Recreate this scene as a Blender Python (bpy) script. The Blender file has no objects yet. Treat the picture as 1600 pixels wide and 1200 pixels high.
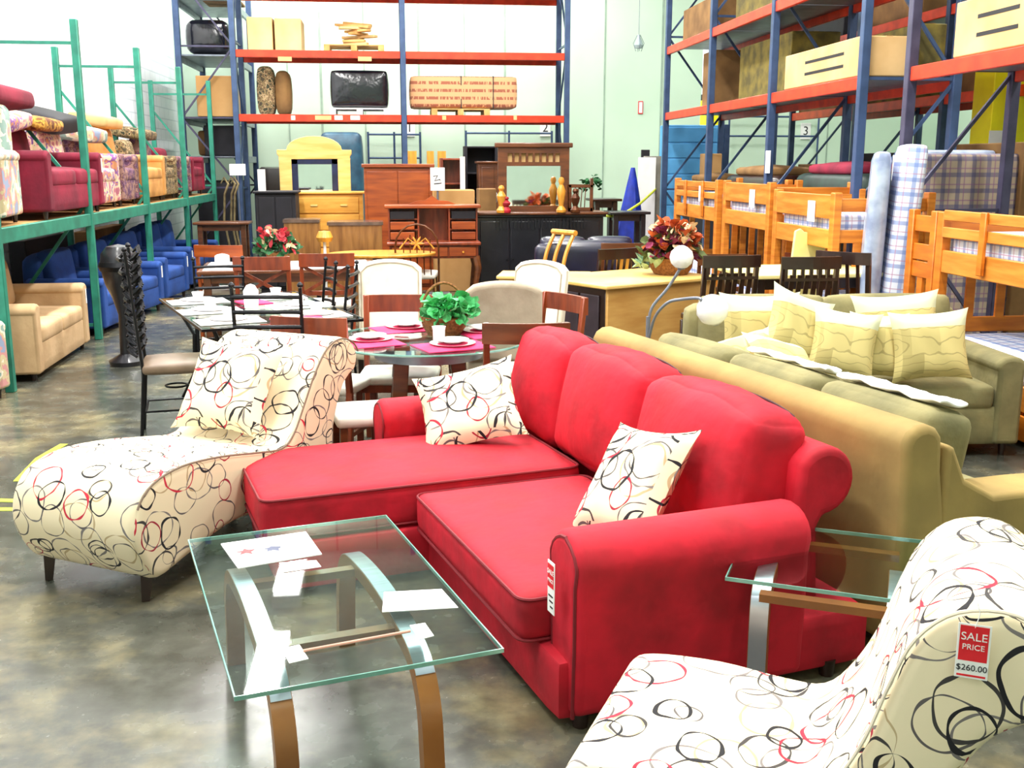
import bpy, bmesh, math, random
from mathutils import Vector, Matrix, Euler
PI = math.pi
random.seed(7)
SC = bpy.context.scene
COL = SC.collection

# ------------------------------------------------------------------ camera
F = 1650.0; EYE = 1.75
PITCH = math.atan2(343, F)
YAW = math.atan2(190 * math.cos(PITCH), F)
cd = bpy.data.cameras.new('camera'); cam = bpy.data.objects.new('camera', cd); COL.objects.link(cam)
cd.sensor_width = 36; cd.lens = F / 1600 * 36; cd.clip_end = 200
cam.location = (0, 0, EYE); cam.rotation_euler = (PI / 2 - PITCH, 0, -YAW)
SC.camera = cam
# ------------------------------------------------------------------ world, exposure, lights
w = bpy.data.worlds.new('world'); SC.world = w; w.use_nodes = True
w.node_tree.nodes['Background'].inputs[0].default_value = (0.93, 0.97, 1, 1)
w.node_tree.nodes['Background'].inputs[1].default_value = 0.12
SC.view_settings.view_transform = 'Standard'; SC.view_settings.look = 'None'
SC.view_settings.exposure = 0.5; SC.view_settings.gamma = 1; SC.view_settings.use_curve_mapping = False

def area(x, y, z, sx, sy, p, col=(1, .98, .94)):
    l = bpy.data.lights.new('hall_light', 'AREA'); l.shape = 'RECTANGLE'; l.size = sx; l.size_y = sy; l.energy = p; l.color = col
    o = bpy.data.objects.new('hall_light', l); COL.objects.link(o); o.location = (x, y, z); return o
CEIL = 7.6
LAMPS = [(-2.2, -3.6), (2.0, -3.6), (-2.2, 3.2), (-2.2, 7.5), (-2.2, 11.5), (-2.2, 16.5), (2.0, 3.4), (2.0, 7.0), (2.0, 10.5), (2.0, 15.5), (2.0, 20.3), (7.4, 4), (7.4, 10), (7.4, 16), (-2.2, 20.8)]
for x, y in LAMPS:
    area(x, y, CEIL - .35, .5, 2.4, 45 if y < 0 else 236)  # dim pair behind the camera is added to brighten the front wall

# ------------------------------------------------------------------ pixel -> place helpers
FW = Vector((math.sin(YAW) * math.cos(PITCH), math.cos(YAW) * math.cos(PITCH), -math.sin(PITCH)))
RT = Vector((math.cos(YAW), -math.sin(YAW), 0)); UP = RT.cross(FW)
def ray(x, y): return FW + RT * ((x - 800) / F) - UP * ((y - 600) / F)
def at(x, y, z=0.0):
    d = ray(x, y); t = (z - EYE) / d.z; return Vector((d.x * t, d.y * t, z))
def aty(x, y, Y):
    d = ray(x, y); t = Y / d.y; return Vector((d.x * t, Y, EYE + d.z * t))
def ext(x0, y0, x1, y1, Y):
    a = aty(x0, y0, Y); b = aty(x1, y1, Y); return a.x, b.x, b.z, a.z     # X0, X1, z0, z1

# ------------------------------------------------------------------ materials
def rgb(h):
    h = h.lstrip('#'); v = [int(h[i:i + 2], 16) / 255 for i in (0, 2, 4)]
    return tuple((c / 12.92 if c < .04045 else ((c + .055) / 1.055) ** 2.4) for c in v) + (1,)
MATS = {}
def N(nt, t, **k):
    n = nt.nodes.new(t)
    for a, b in k.items(): setattr(n, a, b)
    return n
def mat(name, c, c2=None, rough=.6, metal=0, scale=6, stretch=(1, 1, 1), bump=0, bscale=60, sheen=0, spec=.5, coat=0, det=4, lo=.35, hi=.65):
    if name in MATS: return MATS[name]
    m = bpy.data.materials.new(name); m.use_nodes = True; nt = m.node_tree; b = nt.nodes['Principled BSDF']
    b.inputs['Roughness'].default_value = rough; b.inputs['Metallic'].default_value = metal
    b.inputs['Specular IOR Level'].default_value = spec
    if sheen: b.inputs['Sheen Weight'].default_value = sheen; b.inputs['Sheen Roughness'].default_value = .4; b.inputs['Sheen Tint'].default_value = rgb(c)
    if coat: b.inputs['Coat Weight'].default_value = coat; b.inputs['Coat Roughness'].default_value = .15
    tc = N(nt, 'ShaderNodeTexCoord'); mp = N(nt, 'ShaderNodeMapping'); mp.inputs['Scale'].default_value = stretch
    nt.links.new(tc.outputs['Object'], mp.inputs[0])
    nz = N(nt, 'ShaderNodeTexNoise'); nz.inputs['Scale'].default_value = scale; nz.inputs['Detail'].default_value = det
    nt.links.new(mp.outputs[0], nz.inputs['Vector'])
    cr = N(nt, 'ShaderNodeValToRGB'); cr.color_ramp.elements[0].position = lo; cr.color_ramp.elements[1].position = hi
    a = rgb(c); d = rgb(c2) if c2 else tuple(min(1, x * .82) for x in a[:3]) + (1,)
    cr.color_ramp.elements[0].color = d; cr.color_ramp.elements[1].color = a
    nt.links.new(nz.outputs[0], cr.inputs[0]); nt.links.new(cr.outputs[0], b.inputs['Base Color'])
    if bump:
        n2 = N(nt, 'ShaderNodeTexNoise'); n2.inputs['Scale'].default_value = bscale
        nt.links.new(tc.outputs['Object'], n2.inputs['Vector'])
        bp = N(nt, 'ShaderNodeBump'); bp.inputs['Strength'].default_value = bump; bp.inputs['Distance'].default_value = .01
        nt.links.new(n2.outputs[0], bp.inputs['Height']); nt.links.new(bp.outputs[0], b.inputs['Normal'])
    MATS[name] = m; return m

RED = mat('red_suede', '#c80a28', '#860214', .8, scale=4.5, bump=.4, bscale=14, sheen=.2, lo=.25, hi=.6, det=6)
REDP = mat('red_piping', '#7c0618', rough=.7); SEAMR = mat('dark_red_seam', '#3c040c', rough=.7)
TAN = mat('tan_suede', '#a88d52', '#8a7444', .85, scale=3, bump=.2, bscale=18, sheen=.2)
OLIVE = mat('olive_chenille', '#8a8258', '#6f6a48', .9, scale=5, bump=.3, bscale=30, sheen=.3)
OLIVEP = mat('olive_piping', '#4a4630')
BEIGE = mat('beige_upholstery', '#cfae84', '#b8976e', .85, scale=4, bump=.2, bscale=30)
BLUE = mat('blue_upholstery', '#1f4a96', '#163a7a', .85, scale=4, bump=.2, bscale=30)
BURG = mat('burgundy_upholstery', '#8e1434', '#640c26', .85, scale=3, bump=.2, bscale=30)
TANL = mat('camel_leather', '#dba05a', '#b87d3c', .6, scale=4)
CREAM = mat('cream_fabric', '#efe6d4', '#dccfb8', .85, scale=5, bump=.1, bscale=60)
GREIGE = mat('greige_fabric', '#b7a996', '#a1937f', .85, scale=6, bump=.1, bscale=60)
PINE = mat('honey_pine', '#dc8a2e', '#b9661c', .45, scale=2.2, stretch=(1, 1, 9), spec=.4)
PINEX = mat('honey_pine_rail', '#e0913a', '#c0701f', .45, scale=2.2, stretch=(1, 9, 9), spec=.4)
LPINE = mat('light_pine', '#ecca7c', '#d9ac58', .5, scale=2, stretch=(1, 1, 7))
CHERRY = mat('cherry_wood', '#a8501a', '#7f3410', .4, scale=2, stretch=(1, 1, 8), coat=.2)
REDWD = mat('reddish_brown_wood', '#8f3c1a', '#6b2811', .4, scale=3, stretch=(6, 1, 1), coat=.2)
WALNUT = mat('walnut_wood', '#6e3d1c', '#4c2711', .4, scale=3, stretch=(1, 1, 6), coat=.2)
OAKW = mat('oak_table_wood', '#dfa23a', '#c5822a', .35, scale=3, stretch=(6, 1, 1), coat=.2)
BROWNV = mat('brown_veneer', '#9a6a35', '#74491f', .35, scale=2, stretch=(8, 8, 1), coat=.3)
ESP = mat('espresso_wood', '#2c140d', '#1d0c08', .35, scale=4, coat=.3)
BLACKW = mat('black_painted_wood', '#17171f', '#0e0e15', .35, scale=4, coat=.3)
DARK = mat('dark_matter', '#14121c', '#0c0a12', .7)
IRON = mat('black_iron', '#1a1a1f', '#101014', .4, metal=.6)
BRONZE = mat('bronze_metal', '#6e4020', '#4a2812', .4, metal=.5)
CARD = mat('cardboard', '#c79a62', '#b58850', .85, scale=2)
CARDL = mat('pale_cardboard', '#e2be86', '#d0a76c', .85, scale=2)
CARDD = mat('old_cardboard', '#8f6a3c', '#6f4f2a', .85, scale=3)
BLU_ST = mat('blue_grey_steel', '#40567c', '#34486a', .45, metal=.2)
PUR_ST = mat('grey_violet_steel', '#4f4c66', '#3f3c54', .45, metal=.2)
GRN_ST = mat('green_steel', '#2f8f78', '#257562', .45, metal=.1, spec=.5)
GALV = mat('galvanized_steel', '#8c93a0', '#747b88', .4, metal=.6)
ORANGE = mat('orange_enamel', '#e8401a', '#c8300f', .4, spec=.5)
WHITE = mat('white_card', '#f4f4f2', '#ececea', .6)
CHINA = mat('white_china', '#f8f8f6', '#f0f0ee', .15, coat=.5)
PINK = mat('pink_napkin_fabric', '#e8336c', '#c9184f', .8)
PLACEM = mat('white_placemat', '#f3f0ef', '#e6dfe0', .8)
SILVER = mat('brushed_silver', '#c9cedc', '#b3b8c8', .28, metal=.85, scale=3, stretch=(1, 20, 1))
TBLW = mat('toffee_wood', '#9a5f26', '#74431a', .35, scale=3, coat=.3)
YELP = mat('yellow_paint', '#f6ee00', '#eee400', .5)
WHP = mat('white_column_paint', '#dfe3ea', '#cfd4de', .6)
NAVY = mat('navy_wrap', '#1c2450', '#121838', .3, spec=.6)
TEAL = mat('teal_wrap', '#2c5870', '#1e4056', .4)
TARP = mat('blue_tarp', '#1436b8', '#0b2790', .5, scale=8, bump=.3, bscale=10)
LBLUE = mat('light_blue_board', '#64b4ea', '#4c9ad6', .6, scale=2)
LEAF = mat('lettuce_green_leaf', '#6ad488', '#2c9a50', .6, scale=14)
DLEAF = mat('dark_leaf', '#1e6a34', '#12401f', .6, scale=14)
FRED = mat('red_petal', '#b81a2c', '#8c1220', .6)
FORG = mat('orange_petal', '#d2692c', '#a03c18', .7)
FPUR = mat('plum_petal', '#8a1f4c', '#5c1434', .7)
FCRM = mat('cream_petal', '#f0dcb8', '#d8b888', .7)
WICK = mat('wicker', '#9a6632', '#6e431d', .8, scale=60, bump=.6, bscale=90)
SIGNRED = mat('sale_red', '#e2202c', '#d41824', .5)
INK = mat('black_ink', '#1a1a20', '#141418', .6)
PALW = mat('pallet_wood', '#d8ad6c', '#b98a4a', .8, scale=4)
TAUPE = mat('brown_vinyl', '#86705c', '#6c5846', .45, scale=4)
BLIND = mat('taupe_panel', '#8c8a80', '#77756b', .6)
PTAN = mat('shaded_cushion_lining', '#caa878')
FUSE = mat('olive_wrap', '#7a6a24', '#4c4418', .8, scale=6)
OPAL = mat('opal_glass', '#fbfbfa', '#f5f5f4', .2, coat=.5)
YEL = mat('yellow_rope', '#cddc3c', '#b8c82c', .6)
BLACKP = mat('black_plastic_wrap', '#15151f', '#0c0c14', .18, spec=.8, bump=.8, bscale=7)
SEATW = mat('white_seat_vinyl', '#efebe4', '#ddd6ca', .5)
CRMP = mat('cream_painted_board', '#efe49a', '#e6d888', .6)
MIRR = mat('mirror_silver', '#f2f4f4', '#eef0f0', .03, metal=1)

def glassmat(name, c, a=.25):
    m = bpy.data.materials.new(name); m.use_nodes = True; nt = m.node_tree; nt.nodes.clear()
    o = N(nt, 'ShaderNodeOutputMaterial'); t = N(nt, 'ShaderNodeBsdfTransparent'); g = N(nt, 'ShaderNodeBsdfGlossy')
    t.inputs[0].default_value = c; g.inputs['Roughness'].default_value = .02; g.inputs[0].default_value = (.95, 1, .98, 1)
    fr = N(nt, 'ShaderNodeFresnel'); fr.inputs[0].default_value = 1.52
    ge = N(nt, 'ShaderNodeNewGeometry'); iv = N(nt, 'ShaderNodeMath', operation='SUBTRACT'); iv.inputs[0].default_value = 1; nt.links.new(ge.outputs['Backfacing'], iv.inputs[1])
    mu = N(nt, 'ShaderNodeMath', operation='MULTIPLY'); nt.links.new(fr.outputs[0], mu.inputs[0]); nt.links.new(iv.outputs[0], mu.inputs[1])
    mx = N(nt, 'ShaderNodeMixShader'); nt.links.new(mu.outputs[0], mx.inputs[0]); nt.links.new(t.outputs[0], mx.inputs[1]); nt.links.new(g.outputs[0], mx.inputs[2])
    nt.links.new(mx.outputs[0], o.inputs[0]); return m
GLASS = glassmat('clear_green_glass', (.84, .93, .90, 1))
GLEDGE = mat('glass_edge_green', '#7fb0a4', '#5c8f84', .1, spec=.8)

def ringmat(name='ring_fabric', base='#e8d9b8', k=1.0):
    m = bpy.data.materials.new(name); m.use_nodes = True; nt = m.node_tree; b = nt.nodes['Principled BSDF']
    b.inputs['Roughness'].default_value = .85; L = nt.links.new
    uv = N(nt, 'ShaderNodeTexCoord')
    nz = N(nt, 'ShaderNodeTexNoise', noise_dimensions='2D'); nz.inputs['Scale'].default_value = 9; nz.inputs['Detail'].default_value = 1
    L(uv.outputs['UV'], nz.inputs['Vector'])
    sub = N(nt, 'ShaderNodeVectorMath', operation='SUBTRACT'); L(nz.outputs['Color'], sub.inputs[0]); sub.inputs[1].default_value = (.5, .5, .5)
    sc = N(nt, 'ShaderNodeVectorMath', operation='SCALE'); L(sub.outputs[0], sc.inputs[0]); sc.inputs['Scale'].default_value = .03
    ad = N(nt, 'ShaderNodeVectorMath', operation='ADD'); L(uv.outputs['UV'], ad.inputs[0]); L(sc.outputs[0], ad.inputs[1])
    wn = N(nt, 'ShaderNodeTexNoise', noise_dimensions='2D'); wn.inputs['Scale'].default_value = 22; wn.inputs['Detail'].default_value = 0
    L(uv.outputs['UV'], wn.inputs['Vector'])
    prev = None
    layers = [('#b9a27a', 4.6, .013, .45, (1, .85), .3), ('#77706e', 4.2, .011, .15, (.85, 1), 1.1), ('#5c5656', 5.6, .012, .3, (.9, 1), 2.9), ('#3a3636', 4.8, .014, .25, (1, .85), .7),
              ('#c0223a', 4.4, .015, .62, (.9, 1), 1.9), ('#a01c34', 6.6, .018, .75, (1, .9), .2), ('#15131a', 5.6, .020, .40, (1, .87), 2.4)]
    for i, (c, s, wd, occ, el, rot) in enumerate(layers):
        mp = N(nt, 'ShaderNodeMapping'); mp.inputs['Location'].default_value = (i * 3.37, i * 1.71, 0); mp.inputs['Rotation'].default_value = (0, 0, rot)
        mp.inputs['Scale'].default_value = (s * el[0] * k, s * el[1] * k, 1); L(ad.outputs[0], mp.inputs[0])
        v = N(nt, 'ShaderNodeTexVoronoi', voronoi_dimensions='2D'); v.inputs['Scale'].default_value = 1; v.inputs['Randomness'].default_value = .32
        L(mp.outputs[0], v.inputs['Vector'])
        sp = N(nt, 'ShaderNodeSeparateColor'); L(v.outputs['Color'], sp.inputs[0])
        r = N(nt, 'ShaderNodeMath', operation='MULTIPLY_ADD'); L(sp.outputs[0], r.inputs[0]); r.inputs[1].default_value = .17; r.inputs[2].default_value = .19
        d = N(nt, 'ShaderNodeMath', operation='SUBTRACT'); L(v.outputs['Distance'], d.inputs[0]); L(r.outputs[0], d.inputs[1])
        a = N(nt, 'ShaderNodeMath', operation='ABSOLUTE'); L(d.outputs[0], a.inputs[0])
        ww = N(nt, 'ShaderNodeMath', operation='MULTIPLY_ADD'); L(wn.outputs[0], ww.inputs[0]); ww.inputs[1].default_value = wd * 2.2; ww.inputs[2].default_value = -wd * .1
        lt = N(nt, 'ShaderNodeMath', operation='LESS_THAN'); L(a.outputs[0], lt.inputs[0]); L(ww.outputs[0], lt.inputs[1])
        oc = N(nt, 'ShaderNodeMath', operation='GREATER_THAN'); L(sp.outputs[1], oc.inputs[0]); oc.inputs[1].default_value = occ
        mm = N(nt, 'ShaderNodeMath', operation='MULTIPLY'); L(lt.outputs[0], mm.inputs[0]); L(oc.outputs[0], mm.inputs[1])
        mx = N(nt, 'ShaderNodeMix', data_type='RGBA'); L(mm.outputs[0], mx.inputs[0])
        if prev: L(prev, mx.inputs[6])
        else: mx.inputs[6].default_value = rgb(base)
        mx.inputs[7].default_value = rgb(c); prev = mx.outputs[2]
    L(prev, b.inputs['Base Color']); return m
RING = ringmat()
RINGP = ringmat('ring_fabric_pillow', k=.8)

def plaid(name, base, c1, c2, s=14):
    m = bpy.data.materials.new(name); m.use_nodes = True; nt = m.node_tree; b = nt.nodes['Principled BSDF']; L = nt.links.new
    b.inputs['Roughness'].default_value = .7
    uv = N(nt, 'ShaderNodeTexCoord'); sp = N(nt, 'ShaderNodeSeparateXYZ'); L(uv.outputs['UV'], sp.inputs[0])
    prev = None
    for ax, c, off, wd in ((0, c1, 0, .28), (1, c1, 0, .28), (0, c2, .5, .08), (1, c2, .5, .08)):
        q = N(nt, 'ShaderNodeMath', operation='MULTIPLY_ADD'); L(sp.outputs[ax], q.inputs[0]); q.inputs[1].default_value = s; q.inputs[2].default_value = off
        fr = N(nt, 'ShaderNodeMath', operation='FRACT'); L(q.outputs[0], fr.inputs[0])
        lt = N(nt, 'ShaderNodeMath', operation='LESS_THAN'); L(fr.outputs[0], lt.inputs[0]); lt.inputs[1].default_value = wd
        f = N(nt, 'ShaderNodeMath', operation='MULTIPLY'); L(lt.outputs[0], f.inputs[0]); f.inputs[1].default_value = .6
        mx = N(nt, 'ShaderNodeMix', data_type='RGBA'); L(f.outputs[0], mx.inputs[0])
        if prev: L(prev, mx.inputs[6])
        else: mx.inputs[6].default_value = rgb(base)
        mx.inputs[7].default_value = rgb(c); prev = mx.outputs[2]
    L(prev, b.inputs['Base Color']); return m
PLAIDB = plaid('blue_plaid_ticking', '#dfe6f4', '#5c7cc0', '#b07a9c', 9)
PLAIDD = plaid('dark_plaid_fabric', '#b9a58e', '#474a78', '#8a5a86', 7)

def blotch(name, cols, s=7, rough=.85):
    m = bpy.data.materials.new(name); m.use_nodes = True; nt = m.node_tree; b = nt.nodes['Principled BSDF']; L = nt.links.new
    b.inputs['Roughness'].default_value = rough
    tc = N(nt, 'ShaderNodeTexCoord'); nz = N(nt, 'ShaderNodeTexNoise'); nz.inputs['Scale'].default_value = s; nz.inputs['Detail'].default_value = 3
    L(tc.outputs['Object'], nz.inputs['Vector']); cr = N(nt, 'ShaderNodeValToRGB'); cr.color_ramp.interpolation = 'CONSTANT'
    e = cr.color_ramp.elements; e[0].color = rgb(cols[0]); e[1].color = rgb(cols[1]); e[1].position = .42
    for i, c in enumerate(cols[2:]):
        x = e.new(.48 + i * .06); x.color = rgb(c)
    L(nz.outputs[0], cr.inputs[0]); L(cr.outputs[0], b.inputs['Base Color']); return m
FLORAL = blotch('pale_floral_fabric', ['#8fa8a0', '#e6dcc8', '#c9b890', '#c98e8a', '#8d9ab4'], 5)
FLORPK = blotch('pink_floral_fabric', ['#b06a7a', '#e0b0a0', '#d8c8a0', '#8a5a9c', '#c88a60'], 9)
STRIPE = blotch('mauve_tapestry_fabric', ['#5c3c58', '#8a6078', '#6e4a48', '#a07a70'], 14)
CAMO = blotch('brown_green_tapestry', ['#4a4030', '#8a7850', '#6a5038', '#b09870', '#3a3a28'], 12)
GOLDF = blotch('gold_leaf_fabric', ['#8a5a28', '#d8a84a', '#b08030', '#6a3a20'], 10)
MARB_ = blotch('patchwork_pillow_fabric_plain', ['#b8b07a', '#e4dfae', '#c9d0b0', '#d8ce94', '#b0a878'], 2.6)
MARB_.node_tree.nodes['Color Ramp'].color_ramp.interpolation = 'LINEAR'

def stripes(name, base, line, sx=1.5, sz=14, dens=.5):      # rows of tiny printed marks
    m = bpy.data.materials.new(name); m.use_nodes = True; nt = m.node_tree; b = nt.nodes['Principled BSDF']; L = nt.links.new
    b.inputs['Roughness'].default_value = .85
    tc = N(nt, 'ShaderNodeTexCoord'); sp = N(nt, 'ShaderNodeSeparateXYZ'); L(tc.outputs['Object'], sp.inputs[0])
    q = N(nt, 'ShaderNodeMath', operation='MULTIPLY'); L(sp.outputs[2], q.inputs[0]); q.inputs[1].default_value = sz
    fr = N(nt, 'ShaderNodeMath', operation='FRACT'); L(q.outputs[0], fr.inputs[0])
    lt = N(nt, 'ShaderNodeMath', operation='LESS_THAN'); L(fr.outputs[0], lt.inputs[0]); lt.inputs[1].default_value = .4
    mp = N(nt, 'ShaderNodeMapping'); mp.inputs['Scale'].default_value = (25, 25, 3); L(tc.outputs['Object'], mp.inputs[0])
    nz = N(nt, 'ShaderNodeTexNoise'); nz.inputs['Scale'].default_value = sx; L(mp.outputs[0], nz.inputs['Vector'])
    g = N(nt, 'ShaderNodeMath', operation='GREATER_THAN'); L(nz.outputs[0], g.inputs[0]); g.inputs[1].default_value = dens
    mu = N(nt, 'ShaderNodeMath', operation='MULTIPLY'); L(lt.outputs[0], mu.inputs[0]); L(g.outputs[0], mu.inputs[1])
    mx = N(nt, 'ShaderNodeMix', data_type='RGBA'); L(mu.outputs[0], mx.inputs[0]); mx.inputs[6].default_value = rgb(base); mx.inputs[7].default_value = rgb(line)
    L(mx.outputs[2], b.inputs['Base Color']); return m
CARDPR = stripes('printed_cardboard', '#d3a173', '#9c5c44', 1.4, 8, .45)

def patchwork():
    m = bpy.data.materials.new('patchwork_pillow_fabric'); m.use_nodes = True; nt = m.node_tree; b = nt.nodes['Principled BSDF']; L = nt.links.new; b.inputs['Roughness'].default_value = .8
    tc = N(nt, 'ShaderNodeTexCoord'); mp = N(nt, 'ShaderNodeMapping'); mp.inputs['Location'].default_value = (.07, .05, 0); L(tc.outputs['UV'], mp.inputs[0])
    br = N(nt, 'ShaderNodeTexBrick'); br.offset = .4; br.inputs['Scale'].default_value = 1; br.inputs['Brick Width'].default_value = .17; br.inputs['Row Height'].default_value = .155; br.inputs['Mortar Size'].default_value = .0
    br.inputs['Color1'].default_value = rgb('#dccb88'); br.inputs['Color2'].default_value = rgb('#9c8c52'); br.inputs['Mortar'].default_value = rgb('#8c8254'); L(mp.outputs[0], br.inputs['Vector'])
    wv = N(nt, 'ShaderNodeTexWave', wave_type='RINGS'); wv.inputs['Scale'].default_value = 9; wv.inputs['Distortion'].default_value = 5; wv.inputs['Detail'].default_value = 1; L(tc.outputs['Object'], wv.inputs['Vector'])
    g = N(nt, 'ShaderNodeMath', operation='GREATER_THAN'); g.inputs[1].default_value = .97; L(wv.outputs['Fac'], g.inputs[0])
    mx = N(nt, 'ShaderNodeMix', data_type='RGBA'); f = N(nt, 'ShaderNodeMath', operation='MULTIPLY'); f.inputs[1].default_value = .5; L(g.outputs[0], f.inputs[0]); L(f.outputs[0], mx.inputs[0]); L(br.outputs[0], mx.inputs[6]); mx.inputs[7].default_value = rgb('#857646')
    sp = N(nt, 'ShaderNodeSeparateXYZ'); L(tc.outputs['Object'], sp.inputs[0])
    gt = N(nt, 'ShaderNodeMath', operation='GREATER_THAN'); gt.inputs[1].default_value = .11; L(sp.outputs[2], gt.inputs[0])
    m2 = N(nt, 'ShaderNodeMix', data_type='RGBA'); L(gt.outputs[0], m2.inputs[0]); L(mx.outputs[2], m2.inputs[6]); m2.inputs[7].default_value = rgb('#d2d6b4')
    L(m2.outputs[2], b.inputs['Base Color']); return m
MARB = patchwork()
def floormat():
    m = bpy.data.materials.new('polished_concrete'); m.use_nodes = True; nt = m.node_tree; b = nt.nodes['Principled BSDF']; L = nt.links.new
    tc = N(nt, 'ShaderNodeTexCoord')
    n1 = N(nt, 'ShaderNodeTexNoise'); n1.inputs['Scale'].default_value = .9; n1.inputs['Detail'].default_value = 8; n1.inputs['Roughness'].default_value = .65
    n2 = N(nt, 'ShaderNodeTexNoise'); n2.inputs['Scale'].default_value = 7; n2.inputs['Detail'].default_value = 6
    L(tc.outputs['Object'], n1.inputs[0]); L(tc.outputs['Object'], n2.inputs[0])
    cr = N(nt, 'ShaderNodeValToRGB'); e = cr.color_ramp.elements
    e[0].position = .32; e[0].color = rgb('#34372f'); e[1].position = .68; e[1].color = rgb('#a0946e')
    x = e.new(.5); x.color = rgb('#585950')
    L(n1.outputs[0], cr.inputs[0])
    cr2 = N(nt, 'ShaderNodeValToRGB'); cr2.color_ramp.elements[0].position = .35; cr2.color_ramp.elements[0].color = (.55, .55, .55, 1); cr2.color_ramp.elements[1].position = .7
    L(n2.outputs[0], cr2.inputs[0])
    mx = N(nt, 'ShaderNodeMix', data_type='RGBA', blend_type='MULTIPLY'); mx.inputs[0].default_value = 1
    L(cr.outputs[0], mx.inputs[6]); L(cr2.outputs[0], mx.inputs[7]); L(mx.outputs[2], b.inputs['Base Color'])
    rr = N(nt, 'ShaderNodeMapRange'); rr.inputs['To Min'].default_value = .12; rr.inputs['To Max'].default_value = .38
    L(n2.outputs[0], rr.inputs[0]); L(rr.outputs[0], b.inputs['Roughness']); return m
def blockmat(name, c, line, bw, bh, off=.5, mort=.012):
    m = bpy.data.materials.new(name); m.use_nodes = True; nt = m.node_tree; b = nt.nodes['Principled BSDF']; L = nt.links.new
    tc = N(nt, 'ShaderNodeTexCoord'); mp = N(nt, 'ShaderNodeMapping'); L(tc.outputs['UV'], mp.inputs[0])
    br = N(nt, 'ShaderNodeTexBrick'); br.offset = off; br.inputs['Scale'].default_value = 1; br.inputs['Brick Width'].default_value = bw; br.inputs['Row Height'].default_value = bh
    br.inputs['Mortar Size'].default_value = mort; br.inputs['Color1'].default_value = rgb(c); br.inputs['Color2'].default_value = rgb(c); br.inputs['Mortar'].default_value = rgb(line)
    L(mp.outputs[0], br.inputs['Vector']); L(br.outputs[0], b.inputs['Base Color']); b.inputs['Roughness'].default_value = .6; return m

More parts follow.
